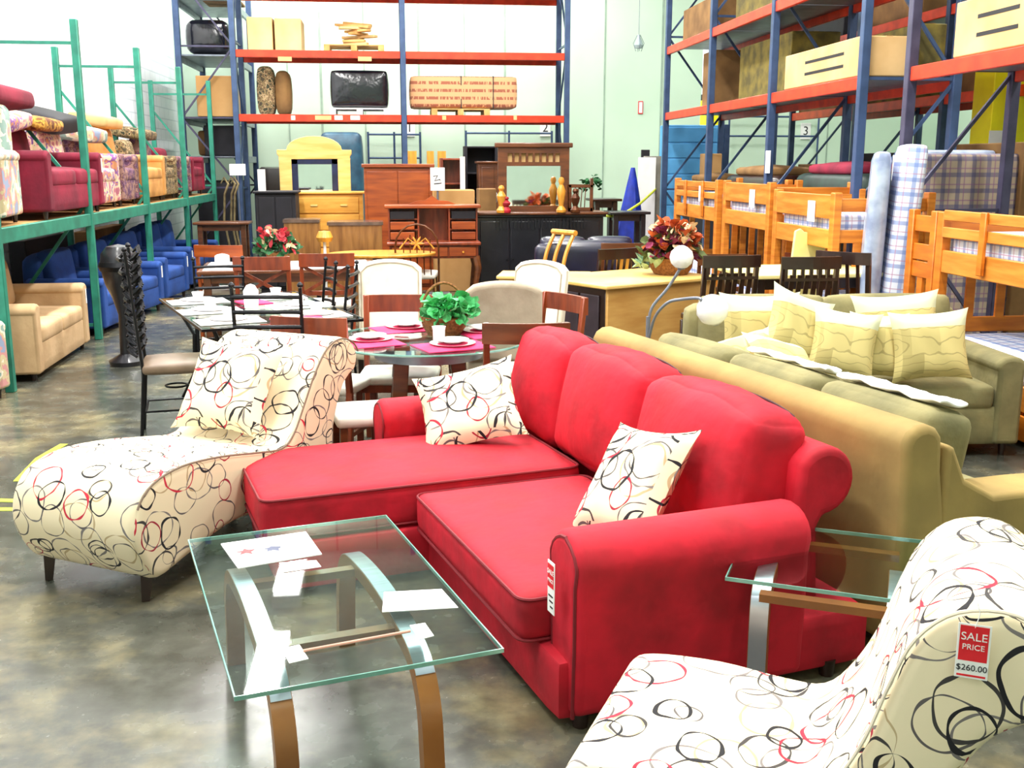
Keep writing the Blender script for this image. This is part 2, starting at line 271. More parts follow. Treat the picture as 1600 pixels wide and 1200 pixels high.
# ------------------------------------------------------------------ mesh builder
class B:
    def __init__(s, M=None): s.bm = bmesh.new(); s.M = M or Matrix.Identity(4); s.uv = None
    def _add(s, vs, fs, M=None):
        M = s.M @ (M or Matrix.Identity(4)); v = [s.bm.verts.new(M @ Vector(p)) for p in vs]
        out = []
        for f in fs:
            try: out.append(s.bm.faces.new([v[i] for i in f]))
            except ValueError: pass
        return out
    def box(s, x0, x1, y0, y1, z0, z1, M=None):
        vs = [(x, y, z) for x in (x0, x1) for y in (y0, y1) for z in (z0, z1)]
        s._add(vs, [(0, 1, 3, 2), (4, 6, 7, 5), (0, 4, 5, 1), (2, 3, 7, 6), (0, 2, 6, 4), (1, 5, 7, 3)], M); return s
    def bar(s, p, q, a, b=None, up=(0, 0, 1)):
        p = Vector(p); q = Vector(q); b = b or a; d = (q - p); L = d.length; d.normalize(); u = Vector(up)
        if abs(d.dot(u)) > .98: u = Vector((0, 1, 0))
        x = d.cross(u).normalized(); y = x.cross(d).normalized()
        M = Matrix((x, d, y)).transposed().to_4x4(); M.translation = p
        return s.box(-a / 2, a / 2, 0, L, -b / 2, b / 2, M)
    def tube(s, pts, r, n=8, closed=False):
        pts = [Vector(p) for p in pts]; m = len(pts); rings = []; pu = None
        for i, p in enumerate(pts):
            if closed: d = pts[(i + 1) % m] - pts[i - 1]
            else: d = pts[min(i + 1, m - 1)] - pts[max(i - 1, 0)]
            d.normalize()
            if pu is None:
                pu = Vector((0, 0, 1)) if abs(d.z) < .9 else Vector((1, 0, 0))
            x = d.cross(pu).normalized(); y = x.cross(d).normalized(); pu = y
            rr = r[i] if isinstance(r, (list, tuple)) else r
            rings.append([p + (x * math.cos(2 * PI * k / n) + y * math.sin(2 * PI * k / n)) * rr for k in range(n)])
        vs = [v for R in rings for v in R]; fs = []
        for i in range(m if closed else m - 1):
            j = (i + 1) % m
            for k in range(n): fs.append((i * n + k, i * n + (k + 1) % n, j * n + (k + 1) % n, j * n + k))
        if not closed: fs += [tuple(range(n))[::-1], tuple((m - 1) * n + k for k in range(n))]
        s._add(vs, fs); return s
    def cyl(s, p, q, r, r2=None, n=16): return s.tube([p, q], [r, r2 if r2 is not None else r], n)
    def lathe(s, prof, c=(0, 0, 0), n=24, M=None):
        vs = []; fs = []
        for (r, z) in prof:
            for k in range(n): a = 2 * PI * k / n; vs.append((c[0] + r * math.cos(a), c[1] + r * math.sin(a), c[2] + z))
        for i in range(len(prof) - 1):
            for k in range(n): fs.append((i * n + k, i * n + (k + 1) % n, (i + 1) * n + (k + 1) % n, (i + 1) * n + k))
        fs += [tuple(range(n))[::-1], tuple((len(prof) - 1) * n + k for k in range(n))]
        s._add(vs, fs, M); return s
    def prism(s, pts, t0, t1, M=None):            # outline in local XZ, extruded along Y
        n = len(pts); vs = [(p[0], t0, p[1]) for p in pts] + [(p[0], t1, p[1]) for p in pts]
        fs = [tuple(range(n)), tuple(range(2 * n - 1, n - 1, -1))] + [(i, i + n, (i + 1) % n + n, (i + 1) % n) for i in range(n)]
        s._add(vs, fs, M); return s
    def cushion(s, c, h, r=.04, bulge=(0, 0, .02), n=9, M=None, fn=None):
        h = Vector(h); r = min(r, *h); key = {}; vs = []; fs = []
        def V(p):
            k = tuple(round(q, 4) for q in p)
            if k not in key:
                P = Vector((p[0] * h.x, p[1] * h.y, p[2] * h.z)); q = Vector([max(-(h[i] - r), min(h[i] - r, P[i])) for i in range(3)])
                d = P - q
                if d.length > 1e-6: P = q + d.normalized() * min(r, d.length if d.length < r and max(abs(x) for x in p) < .999 else r)
                u, v, w2 = p
                P.z += bulge[2] * w2 * (1 - u * u) * (1 - v * v)
                P.x += bulge[0] * u * (1 - w2 * w2) * (1 - v * v)
                P.y += bulge[1] * v * (1 - u * u) * (1 - w2 * w2)
                if fn: P = fn(P, p)
                key[k] = len(vs); vs.append(P + Vector(c))
            return key[k]
        g = [math.sin((-1 + 2 * i / n) * PI / 2) for i in range(n + 1)]
        for ax in range(3):
            for sg in (-1, 1):
                for i in range(n):
                    for j in range(n):
                        def P(a, b): q = [0, 0, 0]; q[ax] = sg; q[(ax + 1) % 3] = a; q[(ax + 2) % 3] = b; return tuple(q)
                        f = [V(P(g[i], g[j])), V(P(g[i + 1], g[j])), V(P(g[i + 1], g[j + 1])), V(P(g[i], g[j + 1]))]
                        fs.append(f if sg > 0 else f[::-1])
        s._add(vs, fs, M); return s
    def pillow(s, wd, ht, t, n=14, M=None, ear=.03):
        vs = []; fs = []
        for sg in (1, -1):
            o = len(vs)
            for i in range(n + 1):
                for j in range(n + 1):
                    u = -1 + 2 * i / n; v = -1 + 2 * j / n
                    th = t / 2 * ((1 - u ** 4) * (1 - v ** 4)) ** .6
                    k = 1 - .10 * (1 - v * v) + ear * abs(u * v) ** 6; k2 = 1 - .10 * (1 - u * u) + ear * abs(u * v) ** 6
                    cr = .006 * math.sin(9 * u + 4 * v) * (1 - u * u) * (1 - v * v)
                    vs.append((wd / 2 * u * k, sg * (th + cr), ht / 2 * v * k2))
            for i in range(n):
                for j in range(n):
                    a = o + i * (n + 1) + j; f = (a, a + 1, a + n + 2, a + n + 1); fs.append(f if sg > 0 else f[::-1])
        s._add(vs, fs, M); return s
    def done(s, name, m, parent=None, bevel=0, seg=2, smooth=True, uv=False, weld=True):
        if weld: bmesh.ops.remove_doubles(s.bm, verts=s.bm.verts, dist=.00005)
        bmesh.ops.recalc_face_normals(s.bm, faces=s.bm.faces)
        if uv:
            L = s.bm.loops.layers.uv.verify()
            for f in s.bm.faces:
                nn = f.normal; ax = max(range(3), key=lambda i: abs(nn[i]))
                for l in f.loops:
                    p = l.vert.co; l[L].uv = (p.y, p.z) if ax == 0 else ((p.x, p.z) if ax == 1 else (p.x, p.y))
        me = bpy.data.meshes.new(name); s.bm.to_mesh(me); s.bm.free(); me.materials.append(m)
        o = bpy.data.objects.new(name, me); COL.objects.link(o)
        if parent: o.parent = parent
        if smooth:
            me.shade_smooth()
            try: me.set_sharp_from_angle(angle=math.radians(38))
            except Exception: pass
        if bevel:
            b = o.modifiers.new('bevel', 'BEVEL'); b.width = bevel; b.segments = seg; b.limit_method = 'ANGLE'; b.angle_limit = math.radians(50); b.harden_normals = False
            if seg > 1: me.shade_smooth()
        return o
def extrude_profile(name, pts, w2, m, parent, bevel=.03, nw=6, crown=.0):
    """closed outline (x,z), extruded along y from -w2 to w2, uv = (arc length, y)"""
    bm = bmesh.new(); L = bm.loops.layers.uv.verify(); n = len(pts)
    arc = [0]
    for i in range(n): arc.append(arc[-1] + math.dist(pts[i], pts[(i + 1) % n]))
    rows = [[bm.verts.new((p[0], -w2 + 2 * w2 * k / nw, p[1])) for p in pts] for k in range(nw + 1)]
    for k in range(nw):
        for i in range(n):
            j = (i + 1) % n
            f = bm.faces.new((rows[k][i], rows[k][j], rows[k + 1][j], rows[k + 1][i]))
            for l, (a, q) in zip(f.loops, ((arc[i], k), (arc[i + 1], k), (arc[i + 1], k + 1), (arc[i], k + 1))): l[L].uv = (a, -w2 + 2 * w2 * q / nw)
    for row, fl in ((rows[0], True), (rows[-1], False)):
        f = bm.faces.new(row if fl else row[::-1])
        for l in f.loops: l[L].uv = (l.vert.co.x + 3, l.vert.co.z)
    bmesh.ops.recalc_face_normals(bm, faces=bm.faces)
    me = bpy.data.meshes.new(name); bm.to_mesh(me); bm.free(); me.materials.append(m); me.shade_smooth()
    o = bpy.data.objects.new(name, me); COL.objects.link(o); o.parent = parent
    b = o.modifiers.new('bevel', 'BEVEL'); b.width = bevel; b.segments = 4; b.limit_method = 'ANGLE'; b.angle_limit = math.radians(60)
    return o
def smooth_loop(pts, k=4, closed=True):
    n = len(pts); out = []
    for i in range(n if closed else n - 1):
        p0, p1, p2, p3 = [Vector(pts[(i + d) % n]) if closed else Vector(pts[max(0, min(n - 1, i + d))]) for d in (-1, 0, 1, 2)]
        for j in range(k):
            t = j / k; out.append(tuple(.5 * ((2 * p1) + (p2 - p0) * t + (2 * p0 - 5 * p1 + 4 * p2 - p3) * t * t + (3 * p1 - p0 - 3 * p2 + p3) * t ** 3)))
    if not closed: out.append(tuple(pts[-1]))
    return out
def thing(name, label, cat, loc=(0, 0, 0), rz=0, group=None):
    o = bpy.data.objects.new(name, None); COL.objects.link(o); o.location = loc; o.rotation_euler = (0, 0, math.radians(rz)); o.empty_display_size = .1
    return tag(o, label, cat, group)
def tag(o, label, cat, group=None):
    o['label'] = label; o['category'] = cat
    if group: o['group'] = group
    return o
def place(o, loc, rz=0): o.location = loc; o.rotation_euler = (0, 0, math.radians(rz)); return o
def struct(o): o['kind'] = 'structure'; return o
def dup(root, loc, rz, label, group=None):
    def cp(o, par):
        c = o.copy(); COL.objects.link(c); c.parent = par
        for ch in o.children: cp(ch, c)
        return c
    r = cp(root, None); r.location = loc; r.rotation_euler = (0, 0, math.radians(rz)); r['label'] = label
    if group: r['group'] = group
    return r
def text(s, size, parent, M, m, name='lettering', ext_=.0006):
    c = bpy.data.curves.new(name, 'FONT'); c.body = s; c.size = size; c.align_x = 'CENTER'; c.align_y = 'CENTER'; c.extrude = ext_
    t = bpy.data.objects.new(name, c); COL.objects.link(t); bpy.context.view_layer.update()
    me = bpy.data.meshes.new_from_object(t.evaluated_get(bpy.context.evaluated_depsgraph_get()))
    bpy.data.objects.remove(t); me.transform(M); me.materials.append(m)
    o = bpy.data.objects.new(name, me); COL.objects.link(o); o.parent = parent; return o
def R(a, ax='Z'): return Matrix.Rotation(math.radians(a), 4, ax)
def T(*v): return Matrix.Translation(v)

# ================================================================== THE SETTING
WX0, WX1, WY0, WY1 = -4.25, 12.0, -6.0, 22.6
struct(B().box(WX0 - .2, WX1 + .2, WY0, WY1 + .2, -.2, 0).done('floor', floormat(), smooth=False))
wl = B().box(WX0 - .2, WX0, WY0, WY1, 0, CEIL).done('wall_left', blockmat('white_block_paint', '#e9eef3', '#cfd6de', .41, .2), smooth=False, uv=True); struct(wl)
struct(B().box(WX0 - .2, WX1 + .2, WY1, WY1 + .2, 0, CEIL).done('wall_back', mat('pale_green_wall_paint', '#cbe2cc', '#c3dbc5', .7, scale=.6), smooth=False))
struct(B().box(WX0 - .2, WX1 + .2, WY0 - .2, WY0, 0, CEIL).done('wall_front', mat('pale_green_wall_paint', '#cbe2cc'), smooth=False))
struct(B().box(WX1, WX1 + .2, WY0, WY1, 0, CEIL).done('wall_right', mat('pale_green_wall_paint'  , '#cbe2cc'), smooth=False))
struct(B().box(WX0 - .2, WX1 + .2, WY0, WY1 + .2, CEIL, CEIL + .2).done('ceiling', mat('ceiling_white', '#dfe3e0', rough=.8), smooth=False))
SEAM = mat('wall_seam_shadow_gap', '#9fb5a4', rough=.8)
for k, px in enumerate((455, 506, 573, 657, 727, 789, 942, 1030, 1290)):
    x = aty(px, 257, WY1).x
    struct(B().box(x - .022 if k % 2 else x - .014, x + .022 if k % 2 else x + .014, WY1 - .012, WY1, 0, CEIL).done('trim_%d' % (k + 1), SEAM, smooth=False))
# hall lamps hanging just under the ceiling, with the added pair behind the camera
LENS = bpy.data.materials.new('lamp_lens'); LENS.use_nodes = True
_b = LENS.node_tree.nodes['Principled BSDF']; _b.inputs['Emission Color'].default_value = (1, .98, .94, 1); _b.inputs['Emission Strength'].default_value = 6
for i, (x, y) in enumerate(LAMPS):
    o = thing('ceiling_lamp', 'long strip lamp fixed under the warehouse ceiling', 'lamp', (x, y, CEIL - .3), 0, 'strip lamps under the ceiling')
    B().box(-.28, .28, -1.25, 1.25, .06, .3).done('housing', WHITE, o, .01)
    B().box(-.24, .24, -1.2, 1.2, .0, .06).done('lens', LENS, o)

# ================================================================== RED SECTIONAL SOFA
SO = thing('sectional_sofa', 'bright red suede sectional sofa with chaise end and rolled arms', 'sofa', (0.16, 4.33, 0), 15)
SOM = Matrix.Translation((0.16, 4.33, 0)) @ R(15)
def sw(x, y, z): return SOM @ Vector((x, y, z))
# base: seat part and chaise part
b = B()
b.cushion((.56, -.62, .135), (.60, .76, .105), .03, n=6)
b.cushion((.10, .40, .135), (.78, .42, .105), .03, n=6)
b.done('base', RED, SO)
b = B().cushion((.30, -.615, .315), (.40, .605, .082), .045, (.0, .0, .022), 14); sc_ = b.done('seat_cushion', RED, SO)
def piping(name, x0, x1, y0, y1, z, r, par, m=REDP, rad=.006):
    pts = []
    for cx, cy, a0 in ((x1 - r, y1 - r, 0), (x0 + r, y1 - r, 90), (x0 + r, y0 + r, 180), (x1 - r, y0 + r, 270)):
        for k in range(5): a = math.radians(a0 + k * 22.5); pts.append((cx + r * math.cos(a), cy + r * math.sin(a), z))
    return B().tube(pts, rad, 6, True).done(name, m, par)
piping('piping', -.097, .7, -1.217, -.013, .385, .05, sc_); piping('piping', -.097, .7, -1.217, -.013, .245, .05, sc_)
b = B().cushion((-.02, .40, .335), (.715, .395, .095), .045, (.0, .0, .02), 14); cc_ = b.done('chaise_cushion', RED, SO)
piping('piping', -.732, .69, .008, .792, .418, .05, cc_); piping('piping', -.732, .69, .008, .792, .255, .05, cc_)
# arms: rolled profile in the (y,z) plane, run along x
def arm(y0, y1, x0, x1, top, name='arm'):
    w = y1 - y0; pts = []
    prof = [(y0 + .01, .05), (y0 + .0, .3), (y0 - .0, top - .16)]
    for k in range(0, 11):
        a = PI - k * PI / 10; prof.append(((y0 + y1) / 2 + (w / 2 + .012) * math.cos(a), top - w / 2 + (w / 2) * math.sin(a)))
    prof += [(y1 - .0, top - .2), (y1 - .01, .05)]
    # prism works in XZ; rotate so that its X is our Y
    b = B(); M = R(90)
    b.prism([(p[0], p[1]) for p in prof], -x1, -x0, M); o = b.done(name, RED, SO, .035, 4)
    fr = [(x0 - .002, p[0] + (.02 if p[0] < (y0 + y1) / 2 else -.02) * (1 if p[1] < top - .1 else .8), p[1] - (.0 if p[1] < top - .1 else .018)) for p in prof]
    B().tube([(x0 + .006, q[1], q[2]) for q in fr], .007, 6).done('piping', REDP, o)
    return o
near_arm = arm(-1.425, -1.215, .0, .86, .645)
far_arm = arm(.80, 1.0, -.02, .98, .60)
# back frame with rolled top
prof = [(.95, .05), (.95, .5), (.955, .62)]
for k in range(17):
    a = math.radians(150 - k * 15); prof.append((1.07 + .125 * math.cos(a), .665 + .125 * math.sin(a)))
prof += [(1.05, .50), (1.08, .05)]
B().prism([(x - .03, z) for x, z in prof], -1.25, 1.02).done('back_frame', RED, SO, .03, 4)
# loose back cushions
for (y0, y1, tl, dz) in ((-1.17, -.36, -12, 0.0), (-.37, .38, -12, .01), (.39, 1.0, -12, -.0)):
    yc = (y0 + y1) / 2; hw = (y1 - y0) / 2
    def crown(P, p, hw=hw):
        u, v, w2 = p
        if w2 > 0: P.z -= .035 * abs(v) ** 3 * w2
        P.z += .006 * math.sin(7 * v + 3 * u)
        return P
    M = T(.87, yc, .645 + dz) @ R(-tl, 'Y') @ R(2 * math.sin(yc * 9))
    b = B().cushion((0, 0, 0), (.13, hw, .27), .07, (.07, .0, .015), 14, M, crown); bc = b.done('back_cushion', RED, SO)
    pts = []
    for k in range(25):
        v = -1 + k / 12; pts.append(M @ Vector((.075, v * (hw - .03), .276 - .035 * abs(v) ** 3 - (.03 if abs(v) == 1 else 0))))
    B().tube(pts, .005, 6).done('piping', SEAMR, bc)
for lx, ly in ((.05, -1.36), (1.0, -1.36), (1.0, .9), (-.6, .08), (-.6, .72)):
    B().cyl((lx, ly, 0), (lx, ly, .06), .025, .03, 10).done('foot', ESP, SO)
# sale tag on the front of the near arm
tg = thing('price_tag', 'narrow red and white price tag on the front of the red sofa arm', 'tag', sw(-.040, -1.33, .47), 15)
MT = R(90, 'Z') @ R(0)
B().box(-.003, 0, -.026, .026, -.085, .085).done('card', WHITE, tg, .002)
B().box(-.0042, -.003, -.022, .022, -.0, .075).done('red_panel', SIGNRED, tg)
text('SALE', .022, tg, Matrix(((0, 0, -1, -.0046), (-1, 0, 0, 0), (0, 1, 0, .05), (0, 0, 0, 1))), WHITE)
text('PRICE', .016, tg, Matrix(((0, 0, -1, -.0046), (-1, 0, 0, 0), (0, 1, 0, .022), (0, 0, 0, 1))), WHITE)
for k in range(3): B().box(-.0042, -.003, -.016, .016 - .006 * k, -.03 - .018 * k, -.025 - .018 * k).done('ink_mark', INK, tg)

# ring pillows on the red sofa
def ring_pillow(loc, rot, wd, ht, t, label, m=None, group=None, name='throw_pillow'):
    o = B().pillow(wd, ht, t).done(name, m or RINGP, uv=True); o.location = loc; o.rotation_euler = rot
    return tag(o, label, 'pillow', group)
ring_pillow(sw(.36, .60, .60), Euler((math.radians(-45), math.radians(-14), math.radians(-6)), 'XYZ'), .50, .46, .14,
            'white throw pillow with looping rings leaning at the chaise end of the red sofa')
ring_pillow(sw(.50, -.83, .60), Euler((math.radians(-38), math.radians(-8), math.radians(-62)), 'XYZ'), .44, .48, .14,
            'white throw pillow with looping rings beside the near arm of the red sofa')

# ================================================================== WHITE RING CHAISE LOUNGE
CH = thing('chaise_lounge', 'curvy armless white chaise lounge covered in black and red ring print', 'chaise lounge', (-1.31, 4.27, 0), 59)
pr_ = smooth_loop([(.10, .10), (.02, .17), (-.03, .30), (.0, .43), (.09, .51), (.26, .54), (.50, .52), (.75, .475), (.93, .45), (1.03, .50), (1.12, .62), (1.22, .76), (1.33, .865),
                   (1.45, .895), (1.56, .86), (1.61, .79), (1.59, .71), (1.53, .68), (1.46, .62), (1.38, .45), (1.36, .25), (1.32, .15), (1.0, .15), (.6, .19), (.3, .14)], 4)
extrude_profile('upholstery', pr_, .345, RING, CH, .045, 8)
seam = [(x, -.335, z + .001) for x, z in pr_[4 * 4:4 * 16]]
B().tube([(x, -.342, z - .008) for x, z in pr_[4 * 3:4 * 15]], .005, 6).done('piping', mat('dark_piping', '#7c6a58'), CH)
for lx in (.10, 1.26):
    for ly in (-.27, .27):
        B().tube([(lx, ly, .15), (lx + (-.02 if lx < .5 else .02), ly, 0)], [.038, .022], 4).done('leg', ESP, CH)

CHM = T(-1.31, 4.27, 0) @ R(59)
o = ring_pillow(CHM @ Vector((1.03, .03, .69)), Euler((math.radians(-33), 0, math.radians(-31)), 'XYZ'), .52, .48, .15,
            'large ring-print pillow leaning against the back of the white chaise lounge')

# ================================================================== FOREGROUND SLIPPER CHAIR
FG = thing('slipper_chair', 'armless white ring-print slipper chair with red sale tag in the foreground', 'chair', (.485, 2.386, 0), -28)
pf = smooth_loop([(.05, .12), (.0, .2), (-.015, .32), (.01, .415), (.07, .45), (.25, .46), (.42, .445), (.52, .45), (.585, .52), (.64, .63), (.68, .76), (.72, .86),
                  (.79, .925), (.89, .935), (.97, .88), (1.0, .80), (.98, .74), (.92, .71), (.86, .66), (.80, .55), (.74, .42), (.70, .25), (.66, .13), (.4, .13)], 4)
extrude_profile('upholstery', pf, .305, RING, FG, .035, 8)
B().tube([(x, -.300, z) for x, z in pf[4 * 8:4 * 15]], .004, 6).done('piping', mat('cream_piping', '#e8dcc8'), FG)
for lx in (.06, .62):
    for ly in (-.25, .25):
        B().tube([(lx, ly, .14), (lx + (-.01 if lx < .3 else .08), ly, 0)], [.03, .018], 4).done('leg', ESP, FG)
FGM = T(.485, 2.386, 0) @ R(-28)
st = thing('sale_tag', 'red and white SALE price tag reading 260 hanging on the foreground ring chair', 'tag', FGM @ Vector((.82, -.318, .86)), -28)
TM = lambda z, y=-.0035: T(0, y, z) @ R(90, 'X') 
B().box(-.045, .045, -.002, 0, -.085, .085).done('card', WHITE, st, .003)
B().box(-.039, .039, -.0028, -.002, -.03, .079).done('red_panel', SIGNRED, st)
B().box(-.039, .039, -.0028, -.002, -.079, -.073).done('red_border', SIGNRED, st)
text('SALE', .034, st, TM(.045), WHITE); text('PRICE', .024, st, TM(.013), WHITE); 
text('$260.00', .026, st, TM(-.052), INK)
B().tube([(0, -.002, .075), (.01, -.004, .12), (.0, .004, .15)], .0015, 5).done('string', WHITE, st)
st.scale = (.64, .64, .64)

# ================================================================== COFFEE TABLE
def arch_table(name, label, loc, rz, L, W, H, legs_x, leg_prof, thick=.012, wood=TBLW, bw=.06, trim=16):
    t = thing(name, label, 'table', loc, rz)
    g = B().box(-W / 2, W / 2, -L / 2, L / 2, H - thick, H).done('glass_top', GLASS, t, smooth=False)
    e = .004
    b = B()
    for a in ((-W / 2 - e, -W / 2, -L / 2 - e, L / 2 + e), (W / 2, W / 2 + e, -L / 2 - e, L / 2 + e), (-W / 2, W / 2, -L / 2 - e, -L / 2), (-W / 2, W / 2, L / 2, L / 2 + e)):
        b.box(a[0], a[1], a[2], a[3], H - thick, H)
    b.done('polished_edge', GLEDGE, g, smooth=False)
    for k, x in enumerate(legs_x):
        c = smooth_loop(leg_prof, 6, False); th = .045
        up_ = []; dn = []; sl = []
        for i, p in enumerate(c):
            a = Vector(c[max(0, i - 1)]); q = Vector(c[min(len(c) - 1, i + 1)]); d = (q - a).normalized(); nrm = Vector((-d.y, d.x))
            if nrm.y < 0 and abs(d.x) > .3: nrm = -nrm
            up_.append(p); dn.append((p[0] - nrm.x * th, p[1] - nrm.y * th)); sl.append((p[0] + nrm.x * .003, p[1] + nrm.y * .003))
        rail = B(R(90)); n = len(c)
        vs = []; fs = []
        for i in range(n):
            for (py, pz) in (up_[i], dn[i]):
                for xx in (-bw / 2, bw / 2): vs.append((py, -(x + xx), pz))
        for i in range(n - 1):
            o = i * 4; q = o + 4
            fs += [(o, o + 1, q + 1, q), (o + 2, q + 2, q + 3, o + 3), (o, q, q + 2, o + 2), (o + 1, o + 3, q + 3, q + 1)]
        fs += [(0, 2, 3, 1), (4 * n - 4, 4 * n - 3, 4 * n - 1, 4 * n - 2)]
        rail._add(vs, fs); rl = rail.done('arched_leg_rail', wood, t)
        st_ = B(R(90)); vs = []; fs = []
        i0, i1 = trim, n - 1 - trim
        for i in range(i0, i1 + 1):
            for (py, pz) in (sl[i], up_[i]):
                for xx in (-bw / 2 + .002, bw / 2 - .002): vs.append((py, -(x + xx), pz))
        mm = i1 - i0 + 1
        for i in range(mm - 1):
            o = i * 4; q = o + 4; fs += [(o, o + 1, q + 1, q), (o, q, q + 2, o + 2), (o + 1, o + 3, q + 3, q + 1)]
        st_._add(vs, fs); st_.done('metal_band', SILVER, rl)
    for y in (-.25, .25):
        B().box(legs_x[0], legs_x[1], y - .02, y + .02, H - thick - .06, H - thick - .035).done('cross_stretcher', wood, t)
    return t
CT = Matrix.Translation((-.23, 3.14, 0)) @ R(15.5)
arch_table('coffee_table', 'low glass-topped coffee table with arched wooden and silver legs', (-.23, 3.14, 0), 15.5, 1.20, .71, .46, (-.225, .175),
           [(-.56, 0), (-.545, .12), (-.52, .28), (-.44, .385), (-.30, .425), (0, .445), (.30, .425), (.44, .385), (.52, .28), (.545, .12), (.56, 0)])
def flat(name, label, cat, pts, z, th, m):          # thin card lying on a table, corners by plan position
    b = B(); vs = [(p.x, p.y, z) for p in pts] + [(p.x, p.y, z + th) for p in pts]; n = len(pts)
    c = sum((Vector((p.x, p.y, 0)) for p in pts), Vector()) / n
    vs = [(v[0] - c.x, v[1] - c.y, v[2] - z) for v in vs]
    b._add(vs, [tuple(range(n))[::-1], tuple(range(n, 2 * n))] + [(i, (i + 1) % n, (i + 1) % n + n, i + n) for i in range(n)])
    o = b.done(name, m, smooth=False); o.location = (c.x, c.y, z); return tag(o, label, cat)
Z = .4605
lf = flat('leaflet', 'white leaflet with red and grey pictures lying on the coffee table glass', 'leaflet', [at(345, 851, Z), at(478, 832, Z), at(503, 867, Z), at(372, 889, Z)], Z, .004, WHITE)
lr = math.radians(11)
for k, (ox, c_) in enumerate(((-.085, SIGNRED), (.005, mat('slate_ink', '#4c5370')), (.085, mat('grey_ink', '#9a9ca8')))):
    b = B(); n = 11; vs = [(0, 0, .0046)]
    for q in range(n):
        a = 2 * PI * q / n; rr = .034 * (1.1 if q % 2 else .62) * (1 + .2 * math.sin(q * 3 + k)); vs.append((rr * math.cos(a), rr * .8 * math.sin(a), .0046))
    b._add(vs, [(0, 1 + q, 1 + (q + 1) % n) for q in range(n)], R(13) @ T(ox, .0, 0)); b.done('printed_motif', c_, lf, smooth=False)
flat('card', 'small white card next to the picture leaflet on the coffee table', 'card', [at(436, 880, Z), at(494, 876, Z), at(502, 886, Z), at(443, 895, Z)], Z, .002, WHITE)
flat('paper_sheet', 'blank white sheet of paper near the sofa side of the coffee table glass', 'paper', [at(600, 926, Z), at(690, 921, Z), at(716, 950, Z), at(597, 957, Z)], Z, .002, WHITE)
flat('card', 'square white card at the front left of the coffee table rod', 'card', [at(440, 1014, Z), at(468, 1008, Z), at(482, 1030, Z), at(452, 1037, Z)], Z, .002, WHITE)
flat('card', 'square white card at the right end of the coffee table rod', 'card', [at(640, 978, Z), at(664, 974, Z), at(678, 994, Z), at(655, 1000, Z)], Z, .002, WHITE)
a_, c_ = at(474, 1017, Z + .005), at(641, 986, Z + .005); m_ = (a_ + c_) / 2
o = B().cyl(a_ - m_, c_ - m_, .0045, n=8).done('rod', mat('pinkish_wood', '#d9a08c')); o.location = m_; tag(o, 'thin pinkish rod lying across the front of the coffee table glass', 'rod')

# ================================================================== END TABLE
arch_table('end_table', 'small glass-topped end table with arched wooden base behind the red sofa arm', (1.40, 3.10, 0), -27, .56, .60, .50, (-.2, .2),
           [(-.25, 0), (-.25, .2), (-.245, .38), (-.2, .45), (-.05, .475), (.08, .45), (.17, .36), (.24, .2), (.27, 0)], wood=TBLW, trim=0)

# ================================================================== TAN SOFA seen from behind
TS = thing('sofa', 'tan suede sofa turned away, its tall back against the red sofa', 'sofa', (0.13, 4.33, 0), 15)
prof = [(1.40, .04), (1.30, .05), (1.29, .5), (1.285, .72)]
for k in range(8):
    a = math.radians(200 - k * 30); prof.append((1.36 + .085 * math.cos(a), .80 + .075 * math.sin(a)))
prof += [(1.45, .7), (1.50, .42), (1.5, .04)]
B().prism(prof, -1.40, 1.07).done('backrest', TAN, TS, .03, 4)
B().cushion((1.80, -.15, .17), (.42, 1.15, .12), .03, n=6).done('base', TAN, TS)
for y0, y1 in ((-1.40, -1.18), (.85, 1.07)):
    pr2 = [(1.46, .04), (1.46, .80), (1.50, .78), (1.56, .66), (1.70, .585), (1.95, .58), (2.17, .57), (2.22, .5), (2.22, .04)]
    B().prism(pr2, y0, y1).done('arm', TAN, TS, .04, 4)
for k in range(3):
    y = -.86 + k * .7
    B().cushion((1.83, y, .36), (.37, .34, .08), .04, (0, 0, .02), 8).done('seat_cushion', OLIVE, TS)
for k, y in enumerate((-.87, -.17, .53)):
    M = T(1.64, y - (.0, 0, .0)[k], .625) @ R(12, 'Y')
    q = B().cushion((0, 0, 0), (.12, .335, .225), .06, (.05, 0, .01), 10, M).done('back_cushion', OLIVE, TS)
for y, wh, sx_ in ((-.87, 'near', .07), (-.17, 'middle', .045)):
    p = Matrix.Translation((0.13, 4.33, 0)) @ R(15) @ Vector((1.70, y, .872))
    def wav(P, q_): P.z += .008 * math.sin(9 * q_[1] + 3 * q_[0]); return P
    o = B().cushion((0, 0, 0), (sx_, .30, .006), .005, (0, 0, .004), 12, None, wav).done('plastic_sheet', WHITE); o.location = p; o.rotation_euler = (0, math.radians(8), math.radians(15))
    tag(o, 'white sheet lying along the top of the %s olive back cushion of the tan sofa' % wh, 'sheet')
for lx, ly in ((1.36, -1.38), (2.15, -1.38), (1.36, 1.1), (2.15, 1.1)):
    B().cyl((lx, ly, 0), (lx, ly, .06), .025, n=8).done('foot', ESP, TS)

